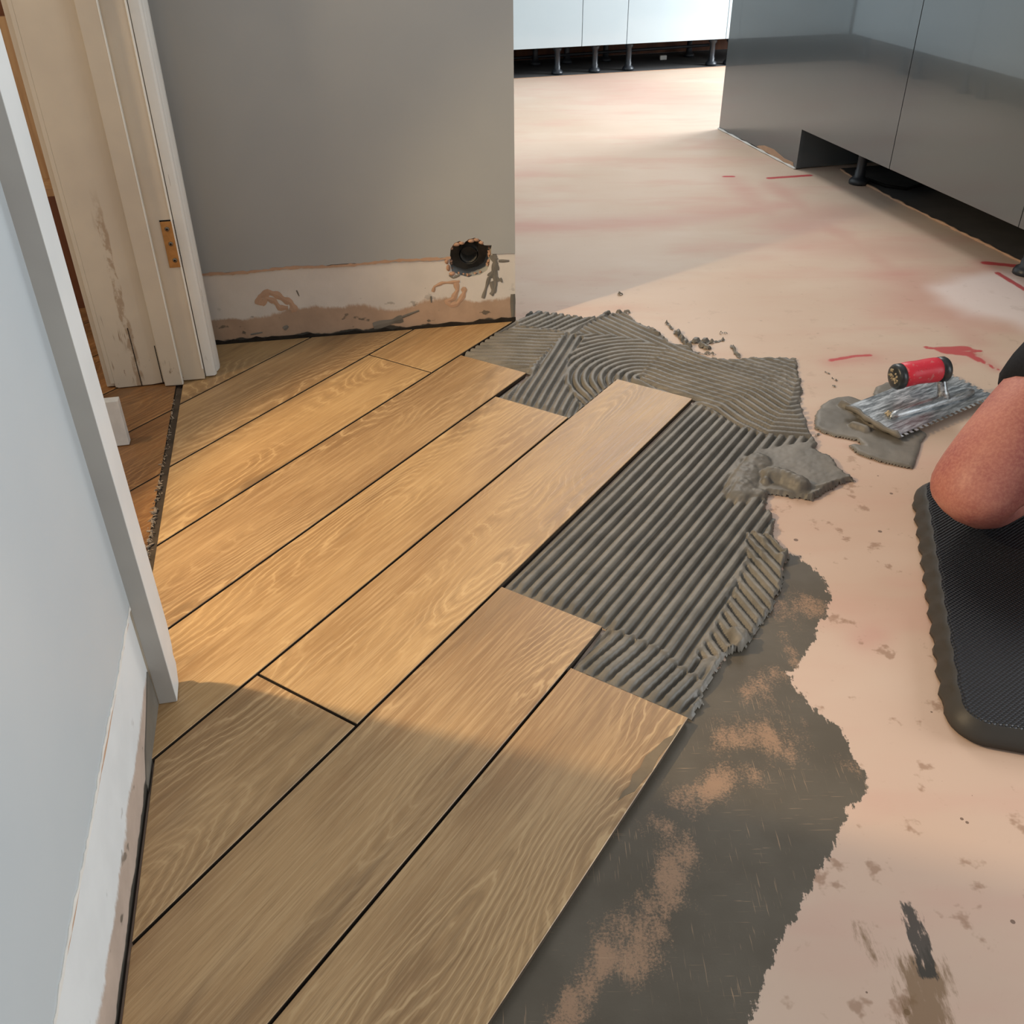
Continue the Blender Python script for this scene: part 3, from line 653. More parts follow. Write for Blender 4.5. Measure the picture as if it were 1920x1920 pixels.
# metal back box / waste pipe stub inside the hole
def wp(s, z, t): q_ = wl0 + WD * s + NO * t; return (q_[0], q_[1], z)
bm = bmesh.new(); tube(bm, [wp(hc[0] + .002, hc[1] - .002, .066), wp(hc[0] - .004, hc[1] - .006, .022)], [.026, .026], 20, False)
tube(bm, [wp(hc[0] - .004, hc[1] - .006, .022), wp(hc[0] + .002, hc[1] - .002, .066)], [.022, .022], 20, False)
bm_obj('pipe_socket', bm, MAT['backbox'], wall_back, True)
bm = bmesh.new()
def lump(bm, s, z, t, rs, rz, rt, sub=2):
    mt = Matrix.Translation(wp(s, z, t)) @ Matrix.Rotation(math.atan2(WD[1], WD[0]), 4, 'Z') @ Matrix.Diagonal((rs, rt, rz, 1))
    bmesh.ops.create_icosphere(bm, subdivisions=sub, radius=1, matrix=mt)
rr = random.Random(9)
for i in range(44):                                      # broken plaster rim
    k = rr.uniform(0, len(hole)); a = hole[int(k)]; b = hole[(int(k) + 1) % len(hole)]; f = k - int(k)
    s_, z_ = a[0] + (b[0] - a[0]) * f, a[1] + (b[1] - a[1]) * f
    s_ += (hc[0] - s_) * .06; z_ += (hc[1] - z_) * .06
    lump(bm, s_, z_, .008 + rr.uniform(0, .012), rr.uniform(.002, .006), rr.uniform(.002, .005), rr.uniform(.003, .007), 1)
bm_obj('broken_plaster_rim', bm, MAT['plaster'], wall_back)
for px, py, rs, rz in [(856, 459, .010, .006), (866, 456, .009, .006), (884, 452, .010, .006), (894, 450, .010, .006), (903, 455, .008, .006), (838, 490, .006, .010), (841, 503, .006, .010), (848, 514, .009, .006)]:
    bm = bmesh.new(); a_s, a_z = sz(px, py); lump(bm, a_s, a_z, .006, rs, rz, .008, 2); bm_obj('broken_plaster_flake', bm, MAT['plaster'], wall_back, True)
# filler rings and adhesive splashes on the band (thin raised daubs)
def ringdaub(name, pts, rad, mat, closed=False):
    bm = bmesh.new(); q_ = [sz(*p) for p in pts]
    if closed: q_.append(q_[0])
    fine_ = []
    for a, b in zip(q_, q_[1:]):
        for i in range(5): fine_.append((a[0] + (b[0] - a[0]) * i / 5, a[1] + (b[1] - a[1]) * i / 5))
    fine_.append(q_[-1]); r = random.Random(3); n = len(fine_)
    L_, R_ = [], []
    for i, (s, z) in enumerate(fine_):
        a = fine_[max(i - 1, 0)]; b = fine_[min(i + 1, n - 1)]; dx, dz = b[0] - a[0], b[1] - a[1]; l = math.hypot(dx, dz) + 1e-9
        rd = rad * (rad and (1 + .25 * math.sin(i * .9))); nx_, nz_ = -dz / l * rd, dx / l * rd
        L_.append((s + nx_, z + nz_)); R_.append((s - nx_, z - nz_))
    for t, flip in ((.0026, 0),):
        a = [bm.verts.new(wp(s, z, .0028)) for s, z in L_]; b = [bm.verts.new(wp(s, z, .0028)) for s, z in R_]
        m_ = [bm.verts.new(wp(s, z, .0018)) for s, z in fine_]
        for i in range(n - 1): bm.faces.new((a[i], a[i + 1], m_[i + 1], m_[i])); bm.faces.new((m_[i], m_[i + 1], b[i + 1], b[i]))
    return bm_obj(name, bm, mat, band_back)
band_back['_w'] = list(band_back.location)
ringdaub('filler_daub', [(484, 572), (488, 557), (503, 549), (518, 553), (532, 562), (545, 568), (552, 580), (545, 583)], .0085, MAT['filler'])
ringdaub('filler_daub', [(490, 572), (500, 560), (515, 566), (524, 578), (540, 578)], .007, MAT['filler'])
ringdaub('filler_daub', [(812, 548), (815, 538), (830, 531), (848, 530), (862, 528)], .004, MAT['filler'])
ringdaub('filler_daub', [(855, 530), (858, 545), (850, 560), (838, 566), (845, 573), (858, 570), (868, 556), (872, 545), (866, 541)], .0065, MAT['filler'])
for pts, r in [([(930, 492), (925, 510), (918, 520)], .007), ([(918, 520), (912, 540), (906, 560)], .0045), ([(928, 505), (930, 535), (925, 550)], .006), ([(935, 490), (955, 490)], .0035), ([(924, 478), (929, 492), (930, 508)], .008), ([(922, 512), (932, 520), (936, 528)], .004), ([(922, 528), (926, 548), (921, 554)], .0055), ([(926, 484), (934, 486)], .003), ([(862, 516), (850, 522), (843, 516)], .003), ([(938, 522), (942, 530)], .003), ([(808, 556), (809, 568)], .002), ([(962, 552), (962, 595)], .006), ([(700, 612), (735, 604), (755, 598)], .009), ([(750, 597), (786, 583)], .003), ([(532, 618), (540, 612)], .005), ([(556, 545), (561, 556)], .0015), ([(470, 628), (492, 624)], .002)]:
    ringdaub('adhesive_daub', pts, r, MAT['mortar'])
# dark gap of adhesive along the foot of the back wall
bm = bmesh.new(); rg = ragged(.1, LEN, TT + .006, .004, 8, .02)
wallpoly(bm, wl0, WD, NO, [(LEN, .001), (.1, .001)] + rg, -.0005, .006)
bm_obj('adhesive_fillet', bm, MAT['bed'], wall_back)

# left wall (near the camera) with its band
LA = EW(-.315, -1.6)[:2]; LD = E2.copy(); LN = -E1                       # into the wall
L1 = 1.6 + 1.114
bm = bmesh.new(); slab(bm, LA, LD, LN, 0, L1, 0, ZT, .006, .15)
wall_left = bm_obj('wall_left', bm, MAT['wall_left'], kind='structure')
bm = bmesh.new(); wallpoly(bm, LA, LD, LN, ragged(0, L1, BH, .0014, 12, .011) + [(L1, ZT), (0, ZT)], -.0005, .0065)
bm_obj('plaster_skim', bm, MAT['wall_left'], wall_left)
bm = bmesh.new(); wallpoly(bm, LA, LD, LN, ragged(0, L1 - .005, BH - .0015, .0012, 13, .008) + ragged(0, L1 - .005, BH + .005, .0022, 14, .008)[::-1], -.0018, .004)
bm_obj('torn_paint_edge', bm, MAT['primer'], wall_left)
bm = bmesh.new(); wallpoly(bm, LA, LD, LN, ragged(0, L1 - .02, BH - .012, .001, 15, .03) + ragged(0, L1 - .02, BH - .001, .001, 16, .03)[::-1], .0022, .006)
bm_obj('filler_line', bm, MAT['filler'], wall_left)
bm = bmesh.new(); wallpoly(bm, LA, LD, LN, [(0, .002), (L1, .002), (L1, BH), (0, BH)], .003, .0068)
bm_obj('baseboard_left', bm, MAT['band_left'], kind='structure')
bm = bmesh.new(); wallpoly(bm, LA, LD, LN, [(L1 - .0, .004), (L1 - .16, .004)] + [(L1 - .16, .02), (L1 - .12, .045), (L1 - .07, .06), (L1 - .03, .075), (L1 - .005, .085), (L1, .06)], .0012, .004)
bm_obj('adhesive_daub', bm, MAT['mortar'], wall_left)

# doorway in the left wall: near architrave, far jamb
bm = bmesh.new(); z0 = TT + .001
# near architrave: face towards hall, with a broken lower corner
prof = [(1.114, z0), (1.150, z0 + .004), (1.168, z0 + .030), (1.163, z0 + .05), (1.172, z0 + .062), (1.178, z0 + .10), (1.178, ZT), (1.114, ZT)]
A0 = EW(-.315, 0)[:2]
wallpoly(bm, A0, E2, E1, prof, 0, .026)
arch = bm_obj('trim_1', bm, MAT['white_trim'], kind='structure', bevel=.0008)
bm = bmesh.new(); wallpoly(bm, A0, E2, E1, [(1.1128, z0 + .001), (1.1140, z0 + .001), (1.1140, ZT), (1.1128, ZT)], .0005, .0255)
bm_obj('grey_edge_strip', bm, MAT['grey_trim'], arch)
bm = bmesh.new(); boxE(bm, -.469, -.315, 1.114, 1.148, z0, ZT)
bm_obj('near_lining', bm, MAT['cream'], arch)
# far jamb, with its parts
bm = bmesh.new()
prof = [(-.515, z0 + .003), (-.508, z0 + .0), (-.43, z0 + .001), (-.398, z0 + .004), (-.305, z0 + .002), (-.303, ZT), (-.515, ZT)]
J0 = EW(0, 2.236)[:2]
wallpoly(bm, J0, E1, E2, prof, 0, .035)
jamb = bm_obj('door_1', bm, MAT['cream'], kind='structure', bevel=.001)
jamb['label'] = 'old cream painted door lining with flaking paint'
bm = bmesh.new(); wallpoly(bm, J0, E1, E2, [(-.398, z0 + .001), (-.357, z0 - .0005), (-.357, ZT), (-.398, ZT)], -.017, .002)
bm_obj('door_stop', bm, MAT['cream'], jamb, bevel=.001)
bm = bmesh.new(); wallpoly(bm, J0, E1, E2, [(-.3575, z0 + .001), (-.3555, z0 + .001), (-.3555, ZT), (-.3575, ZT)], -.0176, -.004)  # white strip standing in for the highlight along the stop edge
bm_obj('white_edge_line', bm, MAT['cream_w'], jamb)
bm = bmesh.new(); tube(bm, [EW(-.3055, 2.2355, z0 + .03), EW(-.3055, 2.2355, ZT)], .0022, 8); bm_obj('white_edge_line', bm, MAT['cream_w'], jamb)  # thin white line along the edge of the lining
bm = bmesh.new(); boxE(bm, -.536, -.516, 2.245, 2.30, z0 + .002, ZT); boxE(bm, -.524, -.515, 2.236, 2.30, z0 + .012, ZT)
bm_obj('rear_architrave', bm, MAT['cream'], jamb, bevel=.001)
# hall-side architrave with a moulded face and broken foot
bm = bmesh.new()
pf = [(-.303, 2.250), (-.283, 2.250), (-.279, 2.254), (-.277, 2.262), (-.281, 2.268), (-.276, 2.276), (-.272, 2.29), (-.272, 2.31), (-.276, 2.318), (-.303, 2.318)]
prism(bm, [EW(a, b) for a, b in pf], z0 + .002, ZT)
arch2 = bm_obj('architrave', bm, MAT['cream_w'], jamb)
bm = bmesh.new(); prism(bm, [EW(-.34, 2.285), EW(-.2, 2.285), EW(-.2, 2.36), EW(-.34, 2.36)], -.01, z0 + .035); 
ct = bm_obj('cutter', bm, None); ct.rotation_euler = (.0, .25, .3); 
bpy.data.objects.remove(ct, do_unlink=True)
for a, s_ in [(-.455, .15), (-.405, .1)]:
    bm = bmesh.new(); boxE(bm, a, a + .0016, 2.2348, 2.2365, z0 + .001, z0 + s_); bm_obj('crack', bm, MAT['black'], jamb)
# wall piece behind jamb up to the corner
bm = bmesh.new(); boxE(bm, -.469, -.315, 2.272, 2.47, 0, ZT); wc = bm_obj('wall_corner', bm, MAT['wall_grey'], kind='structure')
# brass hinge leaf on the rebate
def jp(px, py, e2=2.236):
    a = EW(0, e2); b = EW(1, e2); q_ = onplane(px, py, a, b); return float(q_[:2] @ E1), float(q_[2])
hA, hB = jp(299, 416), jp(341, 500)
zt, zb = jp(311, 415)[1], jp(330, 501)[1]; ha, hb = jp(300, 418)[0], jp(323, 414)[0]
bm = bmesh.new(); wallpoly(bm, J0, E1, E2, [(ha, zb), (hb, zb), (hb, zt), (ha, zt)], -.0022, .001)
hinge = bm_obj('hinge_plate', bm, MAT['brass'], jamb, bevel=.0004)
for fz, fx in ((.84, .45), (.52, .50), (.16, .55)):
    bm = bmesh.new(); c0 = EW(ha + (hb - ha) * fx, 2.2336, zb + (zt - zb) * fz); n_ = Vector((*(-E2), 0))
    tube(bm, [Vector(c0), Vector(c0) + n_ * .0012], [.0052, .0042], 16); bm_obj('screw', bm, MAT['steel'], hinge, True)
    bm = bmesh.new(); tube(bm, [Vector(c0) + n_ * .0010, Vector(c0) + n_ * .0016], [.0022, .002], 10); bm_obj('screw_socket', bm, MAT['black'], hinge)
bm = bmesh.new(); wallpoly(bm, J0, E1, E2, [(hb + .0012, zb - .004), (hb + .0026, zb - .004), (hb + .0026, zt + .002), (hb + .0012, zt + .002)], -.0012, .001); bm_obj('crack', bm, MAT['black'], jamb)
bm = bmesh.new(); wallpoly(bm, J0, E1, E2, [(ha - .001, zt), (hb, zt), (hb, zt + .003), (ha - .001, zt + .003)], -.0012, .001); bm_obj('crack', bm, MAT['black'], jamb)

# white board end standing in the left room behind the near post
b0 = P(243, 834); a_, b_ = float(b0[:2] @ E1), float(b0[:2] @ E2)
zh = onplane(219, 752, EW(0, b_), EW(1, b_))[2]
bm = bmesh.new(); boxE(bm, a_ - .16, a_, b_, b_ + .022, TT + .0005, float(zh))
tag(bm_obj('board_offcut', bm, MAT['primer'], bevel=.0015), 'white painted board offcut standing on the left room tiles', 'board')

# left room: outer wall, back wall and the timber cupboard seen through the gap
bm = bmesh.new(); boxE(bm, -2.6, -2.5, -.4, 3.3, 0, ZT); bm_obj('wall_far_left', bm, MAT['kitchen_wall'], kind='structure')
bm = bmesh.new(); boxE(bm, -2.5, -.469, 3.16, 3.26, 0, ZT); bm_obj('wall_left_room', bm, MAT['brown'], kind='structure')
bm = bmesh.new(); boxE(bm, -.469, -.40, 2.40, 3.26, 0, ZT); bm_obj('wall_partition', bm, MAT['kitchen_wall'], kind='structure')
cb = empty('timber_cupboard', EW(-.95, 2.9, TT), 'open pine cupboard with dark brown panels seen past the door jamb', 'cupboard')
def cp(px, py, e2):
    q_ = onplane(px, py, EW(0, e2), EW(1, e2)); return float(q_[:2] @ E1), float(q_[2])
e2c = 2.80
s0, zz0 = cp(108, 352, e2c); s1, _ = cp(80, 352, e2c)
ledge = zz0
bm = bmesh.new(); boxE(bm, -1.35, -.56, e2c + .17, e2c + .19, TT, 1.3); bm_obj('back_panel', bm, MAT['brown'], cb)
bm = bmesh.new(); boxE(bm, -1.35, -.56, e2c, e2c + .17, ledge - .022, ledge); bm_obj('shelf', bm, MAT['pine'], cb, bevel=.001)
bm = bmesh.new(); boxE(bm, -.60, -.575, e2c + .002, e2c + .17, TT, ledge - .022); bm_obj('side_panel', bm, MAT['brown'], cb)
bm = bmesh.new(); boxE(bm, -1.35, -1.32, e2c, e2c + .17, TT, 1.3); bm_obj('side_panel', bm, MAT['brown'], cb)
bm = bmesh.new(); boxE(bm, -1.32, -.645, e2c + .10, e2c + .118, ledge, ledge + .40); bm_obj('pine_board', bm, MAT['pine'], cb, bevel=.001)
bm = bmesh.new(); boxE(bm, -.640, -.60, e2c + .05, e2c + .12, ledge, ledge + .33); bm_obj('pine_post', bm, MAT['pine'], cb, bevel=.002)
bm = bmesh.new(); boxE(bm, -1.32, -.56, e2c + .0, e2c + .02, TT, ledge - .022); bm_obj('door_panel', bm, MAT['brown'], cb)

# ------------------------------------------------------------------ kitchen
KF = .158 + 0                                            # underside of the doors
def unit(A, D, N, s0, s1, mat, label, group, legs, depth=.56, H_=.87, name='kitchen_unit', door=True, legfoot=True):
    A = np.array(A[:2]); c0 = A + D * (s0 + s1) / 2 + N * depth / 2
    r = empty(name, (c0[0], c0[1], 0), label, 'cabinet', group)
    bm = bmesh.new(); slab(bm, A, D, N, s0 + .001, s1 - .001, KF, H_, .022, depth); bm_obj('carcass', bm, MAT['carcass'], r)
    if door:
        bm = bmesh.new(); slab(bm, A, D, N, s0 + .0018, s1 - .0018, KF, H_ - .01, 0, .019); bm_obj('door', bm, MAT[mat], r, bevel=.0012)
    for s, t in legs:
        q_ = A + D * s + N * t; bm = bmesh.new()
        tube(bm, [(q_[0], q_[1], .002), (q_[0], q_[1], .012), (q_[0], q_[1], .022), (q_[0], q_[1], .028), (q_[0], q_[1], .045), (q_[0], q_[1], .05), (q_[0], q_[1], .125), (q_[0], q_[1], .135), (q_[0], q_[1], KF)], [.036, .036, .030, .020, .020, .017, .017, .026, .026], 16)
        bm_obj('leg', bm, MAT['leg'], r, True)
    return r
def on(A, D, px, py):
    q_ = onplane(px, py, A, np.array([*(np.array(A[:2]) + D)])); return float((q_[:2] - np.array(A[:2])) @ D)
g1, g2 = on(BL, BD, 1091, 80), on(BL, BD, 1175, 76)
unit(BL, BD, BN, g1 - .6, g1, 'gloss_white', 'white gloss base unit left of the narrow one on the far kitchen wall', 'white units on the far wall', [(g1 - .13, .07), (g1 - .53, .07), (g1 - .17, .42), (g1 - .53, .42)])
unit(BL, BD, BN, g1, g2, 'gloss_white', 'narrow white gloss base unit in the middle of the far kitchen wall', 'white units on the far wall', [(g1 + .11, .07), (g1 + .04, .42)])
unit(BL, BD, BN, g2, g2 + .65, 'gloss_white', 'wide white gloss base unit right of the narrow one', 'white units on the far wall', [(g2 + .045, .07), (g2 - .02 + .04, .42), (g2 + .60, .07), (g2 + .60, .42)])
unit(BL, BD, BN, g2 + .65, g2 + 1.25, 'gloss_white', 'white gloss base unit at the right end, hidden behind the grey units', 'white units on the far wall', [(g2 + .72, .07), (g2 + 1.18, .07)])
sc_ = g1 - 1.2
unit(BL, BD, BN, sc_ - .15, g1 - .6, 'gloss_white', 'white gloss base unit in the far left corner, behind the grey wall', 'white units on the far wall', [(sc_ + .3, .07), (g1 - .67, .07)])
cor = BL[:2] + BD * (sc_ - .17)
LRD = -BN; LRN = -BD
for i in range(5):
    unit(cor, LRD, LRN, i * .6, i * .6 + .6, 'gloss_white', ['white gloss base unit nearest the corner of the left kitchen run', 'second white gloss base unit from the corner of the left kitchen run', 'white gloss base unit in the middle of the left kitchen run', 'second white gloss base unit from the hall on the left kitchen run', 'white gloss base unit nearest the hall on the left kitchen run'][i], 'white units on the left side', [(i * .6 + .08, .07), (i * .6 + .52, .07)])
bm = bmesh.new(); slab(bm, BL, BD, BN, sc_ - .15, g2 + 1.27, .872, .91, -.02, .6); tag(bm_obj('back_worktop', bm, MAT['worktop'], bevel=.002), 'dark worktop over the white units on the far wall', 'worktop')
bm = bmesh.new(); slab(bm, cor, LRD, LRN, .03, 3.02, .872, .91, -.02, .6); tag(bm_obj('side_worktop', bm, MAT['worktop'], bevel=.002), 'dark worktop over the white units on the left side', 'worktop')
bm = bmesh.new(); slab(bm, BL, BD, BN, sc_ - .7, 4.2, 0, ZT, .62, .72); wk = bm_obj('wall_kitchen', bm, MAT['kitchen_wall'], kind='structure'); bm = bmesh.new(); slab(bm, BL, BD, BN, sc_ - .1, 3.5, .002, .3, .612, .6195); bm_obj('dark_wall_strip', bm, MAT['brown'], wk)  # with a dark brown strip low on the wall behind the units
bm = bmesh.new(); slab(bm, cor, LRD, LRN, -.6, 3.1, 0, ZT, .62, .72); bm_obj('wall_kitchen_left', bm, MAT['kitchen_wall'], kind='structure')
# pipes lying in the dark space under the far units
bm = bmesh.new(); pts = [BL[:2] + BD * s + BN * t for s, t in [(-.1, .25), (.1, .45), (.5, .40), (.9, .36), (1.4, .33)]]
tube(bm, [(p[0], p[1], .03 + .012 * i) for i, p in enumerate(pts)], .009, 8); tag(bm_obj('under_unit_pipe', bm, MAT['leg'], smooth=True), 'dark pipe running across the floor under the white units', 'pipe')
q0 = P(1244, 112, .004); bm = bmesh.new(); prism(bm, [(q0[0] - .022, q0[1]), (q0[0] + .022, q0[1] + .008), (q0[0] + .02, q0[1] + .04), (q0[0] - .022, q0[1] + .03)], .002, .028)
tag(bm_obj('small_white_clip', bm, MAT['primer'], bevel=.003), 'small pale block in the dark gap under the white units', 'block')
# foreground grey run
g3 = on(IL, ID, 1668, 312); g4 = on(IL, ID, 1908, 430); gk = float(np.linalg.norm((IR - IL)[:2]))
ep = empty('corner_panel', (*(IL[:2] + ID * .7), 0), 'tall anthracite gloss end panel reaching down to the screed', 'panel')
bm = bmesh.new(); wallpoly(bm, IL, ID, IN, [(0, .006), (.18, .006), (.30, .010), (.55, .008), (gk, .004), (gk, KF), (g3 - .0018, KF), (g3 - .0018, .86), (0, .86)], 0, .019); bm_obj('front_panel', bm, MAT['gloss_grey'], ep)
bm = bmesh.new(); slab(bm, IL, ID, IN, gk - .021, gk - .004, .004, KF, .019, .42); bm_obj('return_panel', bm, MAT['gloss_grey'], ep)
bm = bmesh.new(); slab(bm, IL, ID, IN, 0, .018, .004, .86, .019, .58); bm_obj('side_panel', bm, MAT['gloss_grey'], ep)
bm = bmesh.new(); slab(bm, IL, ID, IN, .02, g3 - .002, KF, .87, .022, .58); bm_obj('carcass', bm, MAT['carcass'], ep)
q_ = P(1612, 330, .03); 
sl = float((q_[:2] - IL[:2]) @ ID); tl = float((q_[:2] - IL[:2]) @ IN)
for s, t in ((sl, tl), (sl, .48)):
    q_ = IL[:2] + ID * s + IN * t; bm = bmesh.new()
    tube(bm, [(q_[0], q_[1], z) for z in (.002, .014, .024, .030, .050, .055, .125, .135, KF)], [.038, .038, .030, .021, .021, .018, .018, .027, .027], 16); bm_obj('leg', bm, MAT['leg'], ep, True)
# chipped filler bead along the foot of the end panel
bm = bmesh.new(); pts = [(*(IL[:2] + ID * s - IN * .004), .004) for s in np.linspace(.0, gk, 16)]; tube(bm, pts, [.004 + .002 * math.sin(i * 2.3) for i in range(16)], 6); bm_obj('filler_bead', bm, MAT['primer'], ep)
bm = bmesh.new(); pl_ = [(.40, .010), (.50, .008), (.62, .006), (gk - .02, .006), (gk - .03, .022), (.66, .020), (.56, .034), (.47, .030), (.42, .018)]; wallpoly(bm, IL, ID, IN, pl_, -.0015, .001); bm_obj('chipped_edge', bm, MAT['filler'], ep)
w3 = g4 - g3
for i in range(3):
    a = g3 + i * w3
    unit(IL, ID, IN, a, a + w3, 'gloss_grey', ['anthracite gloss base unit next to the end panel', 'anthracite gloss base unit at the right edge of the photo', 'anthracite gloss base unit of the run nearest the tiler'][i], 'anthracite units of the right run', [(a + w3 - .02, .09), (a + .08, .48)] if i == 0 else [(a + w3 - .06, .09), (a + .08, .48)])
bm = bmesh.new(); slab(bm, IL, ID, IN, -.02, g3 + 3 * w3 + .02, .872, .91, -.02, .62); tag(bm_obj('right_worktop', bm, MAT['worktop'], bevel=.002), 'dark worktop over the anthracite units', 'worktop')
bm = bmesh.new(); slab(bm, IL, ID, IN, 0, g3 + 3 * w3, .003, .87, .63, .65); bm_obj('back_panel', bm, MAT['gloss_grey'], ep)
# cable under the units
bm = bmesh.new(); pc = [P(1625, 335, .01), P(1660, 348, .008), P(1700, 354, .008), P(1735, 345, .012), P(1760, 340, .05)]; tube(bm, pc, .006, 8); tag(bm_obj('black_cable', bm, MAT['black'], smooth=True), 'black cable looping on the bare floor under the anthracite units', 'cable')
# ragged lip where the screed stops
rr = random.Random(6); bm = bmesh.new(); line = [P(1575, 318, 0)[:2], P(1605, 337, 0)[:2], k1, k2, k2 + kd * 1.2]; pp = []
for a, b in zip(line, line[1:]):
    n_ = max(2, int(np.linalg.norm(np.array(b) - a) / .03))
    for i in range(n_): q_ = a + (b - a) * i / n_; pp.append((q_[0] + rr.uniform(-.003, .003), q_[1] + rr.uniform(-.003, .003), .0015))
tube(bm, pp, [.003 + .004 * rr.random() ** 3 for _ in pp], 6); bm_obj('screed_lip', bm, MAT['filler'], floor)
bm = bmesh.new(); pp = [(*(BL[:2] + BD * s), .001) for s in np.linspace(-.9, 1.7, 40)]; tube(bm, pp, .0025, 6); bm_obj('screed_lip', bm, MAT['filler'], floor)
# hall's right wall, behind the tiler, and the hall behind the camera
bm = bmesh.new(); prism(bm, [(3.9, -2.4), (4.0, -2.4), (4.0, 5.0), (3.9, 5.0)], 0, ZT); bm_obj('wall_right', bm, MAT['kitchen_wall'], kind='structure')

# ------------------------------------------------------------------ notched trowel
tr = empty('notched_trowel', tuple(P(1730, 770, .015)), 'steel notched trowel with a red and black handle lying on the screed', 'trowel')
cA, cB, cC, cD = P(1592, 760, .030), P(1690, 820, .018), P(1868, 744, .018), P(1786, 703, .028)
cA, cB, cC = [np.array(x) for x in (cA, cB, cC)]; lx = (cC - cB); Lb = np.linalg.norm(lx); lx /= Lb; ly = cA - cB; ly -= lx * (ly @ lx); Wb = np.linalg.norm(ly); ly /= Wb; nz_ = np.cross(lx, ly)
def tp(a, b, c=0.): return Vector(cB + lx * a + ly * b + nz_ * c)
bm = bmesh.new(); out = []
n_t = int(Lb / .0165); st_ = Lb / n_t
for i in range(n_t): out += [(i * st_, 0), (i * st_ + st_ * .5, 0), (i * st_ + st_ * .5, .008), (i * st_ + st_, .008)]
out += [(Lb, .008)]
n2 = int(Wb / .0165); s2 = Wb / n2
for i in range(1, n2): out += [(Lb, i * s2), (Lb, i * s2 + s2 * .5), (Lb - .008, i * s2 + s2 * .5), (Lb - .008, i * s2 + s2)] if i < n2 - 1 else [(Lb, i * s2), (Lb, Wb)]
out += [(0, Wb)]
clean = []
for p_ in out:
    if not clean or math.hypot(p_[0] - clean[-1][0], p_[1] - clean[-1][1]) > 1e-5: clean.append(p_)
va = [bm.verts.new(tp(a, b, -.0006)) for a, b in clean]; vb = [bm.verts.new(tp(a, b, .0006)) for a, b in clean]
bm.faces.new(va[::-1]); bm.faces.new(vb)
for i in range(len(clean)): j = (i + 1) % len(clean); bm.faces.new((va[i], va[j], vb[j], vb[i]))
bm_obj('blade', bm, MAT['trowel'], tr)
def inblade(q_): d = np.array(q_) - cB; return float(d @ lx), float(d @ ly)
ma, mb = inblade(P(1668, 785, .022)); na, nb = inblade(P(1822, 736, .022))
bm = bmesh.new(); pts = [tp(ma + (na - ma) * t, mb + (nb - mb) * t, .003) for t in (0, .06, .3, .6, .9, 1)]
tube(bm, pts, [.004, .011, .014, .015, .015, .008], 10); 
bm_obj('spine', bm, MAT['trowel'], tr, True)
H1 = Vector(P(1678, 707, .084)); H2 = Vector(P(1770, 692, .090)); hx = (H2 - H1).normalized()
bm = bmesh.new(); pa, pb = inblade(P(1768, 750, .025)); base = tp(pa, pb, .004); top_ = H1 + (H2 - H1) * .93
tube(bm, [base, base + (top_ - base) * .3, base + (top_ - base) * .7, top_], [.018, .012, .011, .013], 12)
bm_obj('tang', bm, MAT['trowel'], tr, True)
bm = bmesh.new(); Lh = (H2 - H1).length
tube(bm, [H1 + hx * (Lh * t) + Vector((0, 0, .003 * math.sin(t * 3.1))) for t in (.13, .16, .3, .45, .6, .75, .84, .87)], [0.0266, 0.0282, 0.0282, 0.0270, 0.0278, 0.0286, 0.0282, 0.0266], 24); bm_obj('red_grip', bm, MAT['red'], tr, True)
bm = bmesh.new()
for i in range(9):
    t = .36 + i * .055; c_ = H1 + hx * (Lh * t)
    s_ = hx.cross(Vector((0, 0, 1))).normalized(); q_ = s_.cross(hx)
    tube(bm, [c_ + (s_ * math.cos(a) + q_ * math.sin(a)) * .0284 + hx * (a - 1.2) * .006 for a in (.7, .9, 1.1, 1.3, 1.5, 1.7, 1.9)], .0013, 6)
bm_obj('grip_ribs', bm, MAT['red'], tr, True)
bm = bmesh.new(); tube(bm, [H1 + hx * (Lh * t) for t in (-.03, -.015, .02, .12, .14)], [0.0216, 0.0270, 0.0294, 0.0294, 0.0266], 24); bm_obj('end_cap', bm, MAT['capblack'], tr, True)
bm = bmesh.new(); tube(bm, [H1 + hx * (Lh * t) for t in (.86, .89, 1.0, 1.04, 1.055)], [0.0270, 0.0294, 0.0294, 0.0264, 0.0192], 24); bm_obj('end_cap', bm, MAT['capblack'], tr, True)
rr = random.Random(2); bm = bmesh.new()
for i in range(30):
    a = rr.uniform(0, 6.28); r_ = rr.uniform(0, .018); s_ = hx.cross(Vector((0, 0, 1))).normalized(); q_ = s_.cross(hx)
    c_ = H1 - hx * (.03 * Lh + .0005) + (s_ * math.cos(a) + q_ * math.sin(a)) * r_
    bmesh.ops.create_icosphere(bm, subdivisions=1, radius=rr.uniform(.001, .0035), matrix=Matrix.Translation(c_))
o = bm_obj('dried_crumbs', bm, MAT['crud'], tr); o['kind'] = 'stuff'
bm = bmesh.new(); ca, cb_ = inblade(P(1665, 782, .02))
for i in range(26):
    bmesh.ops.create_icosphere(bm, subdivisions=1, radius=rr.uniform(.002, .0045), matrix=Matrix.Translation(tp(ca + rr.gauss(0, .007), cb_ + rr.gauss(0, .005), rr.uniform(.001, .006))))
o = bm_obj('dried_lump', bm, MAT['crud'], tr)
bm = bmesh.new(); pts = [tp(-.004 + .003 * math.sin(i), Wb * i / 10, .002 * math.sin(i * 1.7)) for i in range(11)]
tube(bm, pts, [.004 + .004 * abs(math.sin(i * 1.3)) for i in range(11)], 8); bm_obj('adhesive_smear', bm, MAT['mortar'], tr, True)

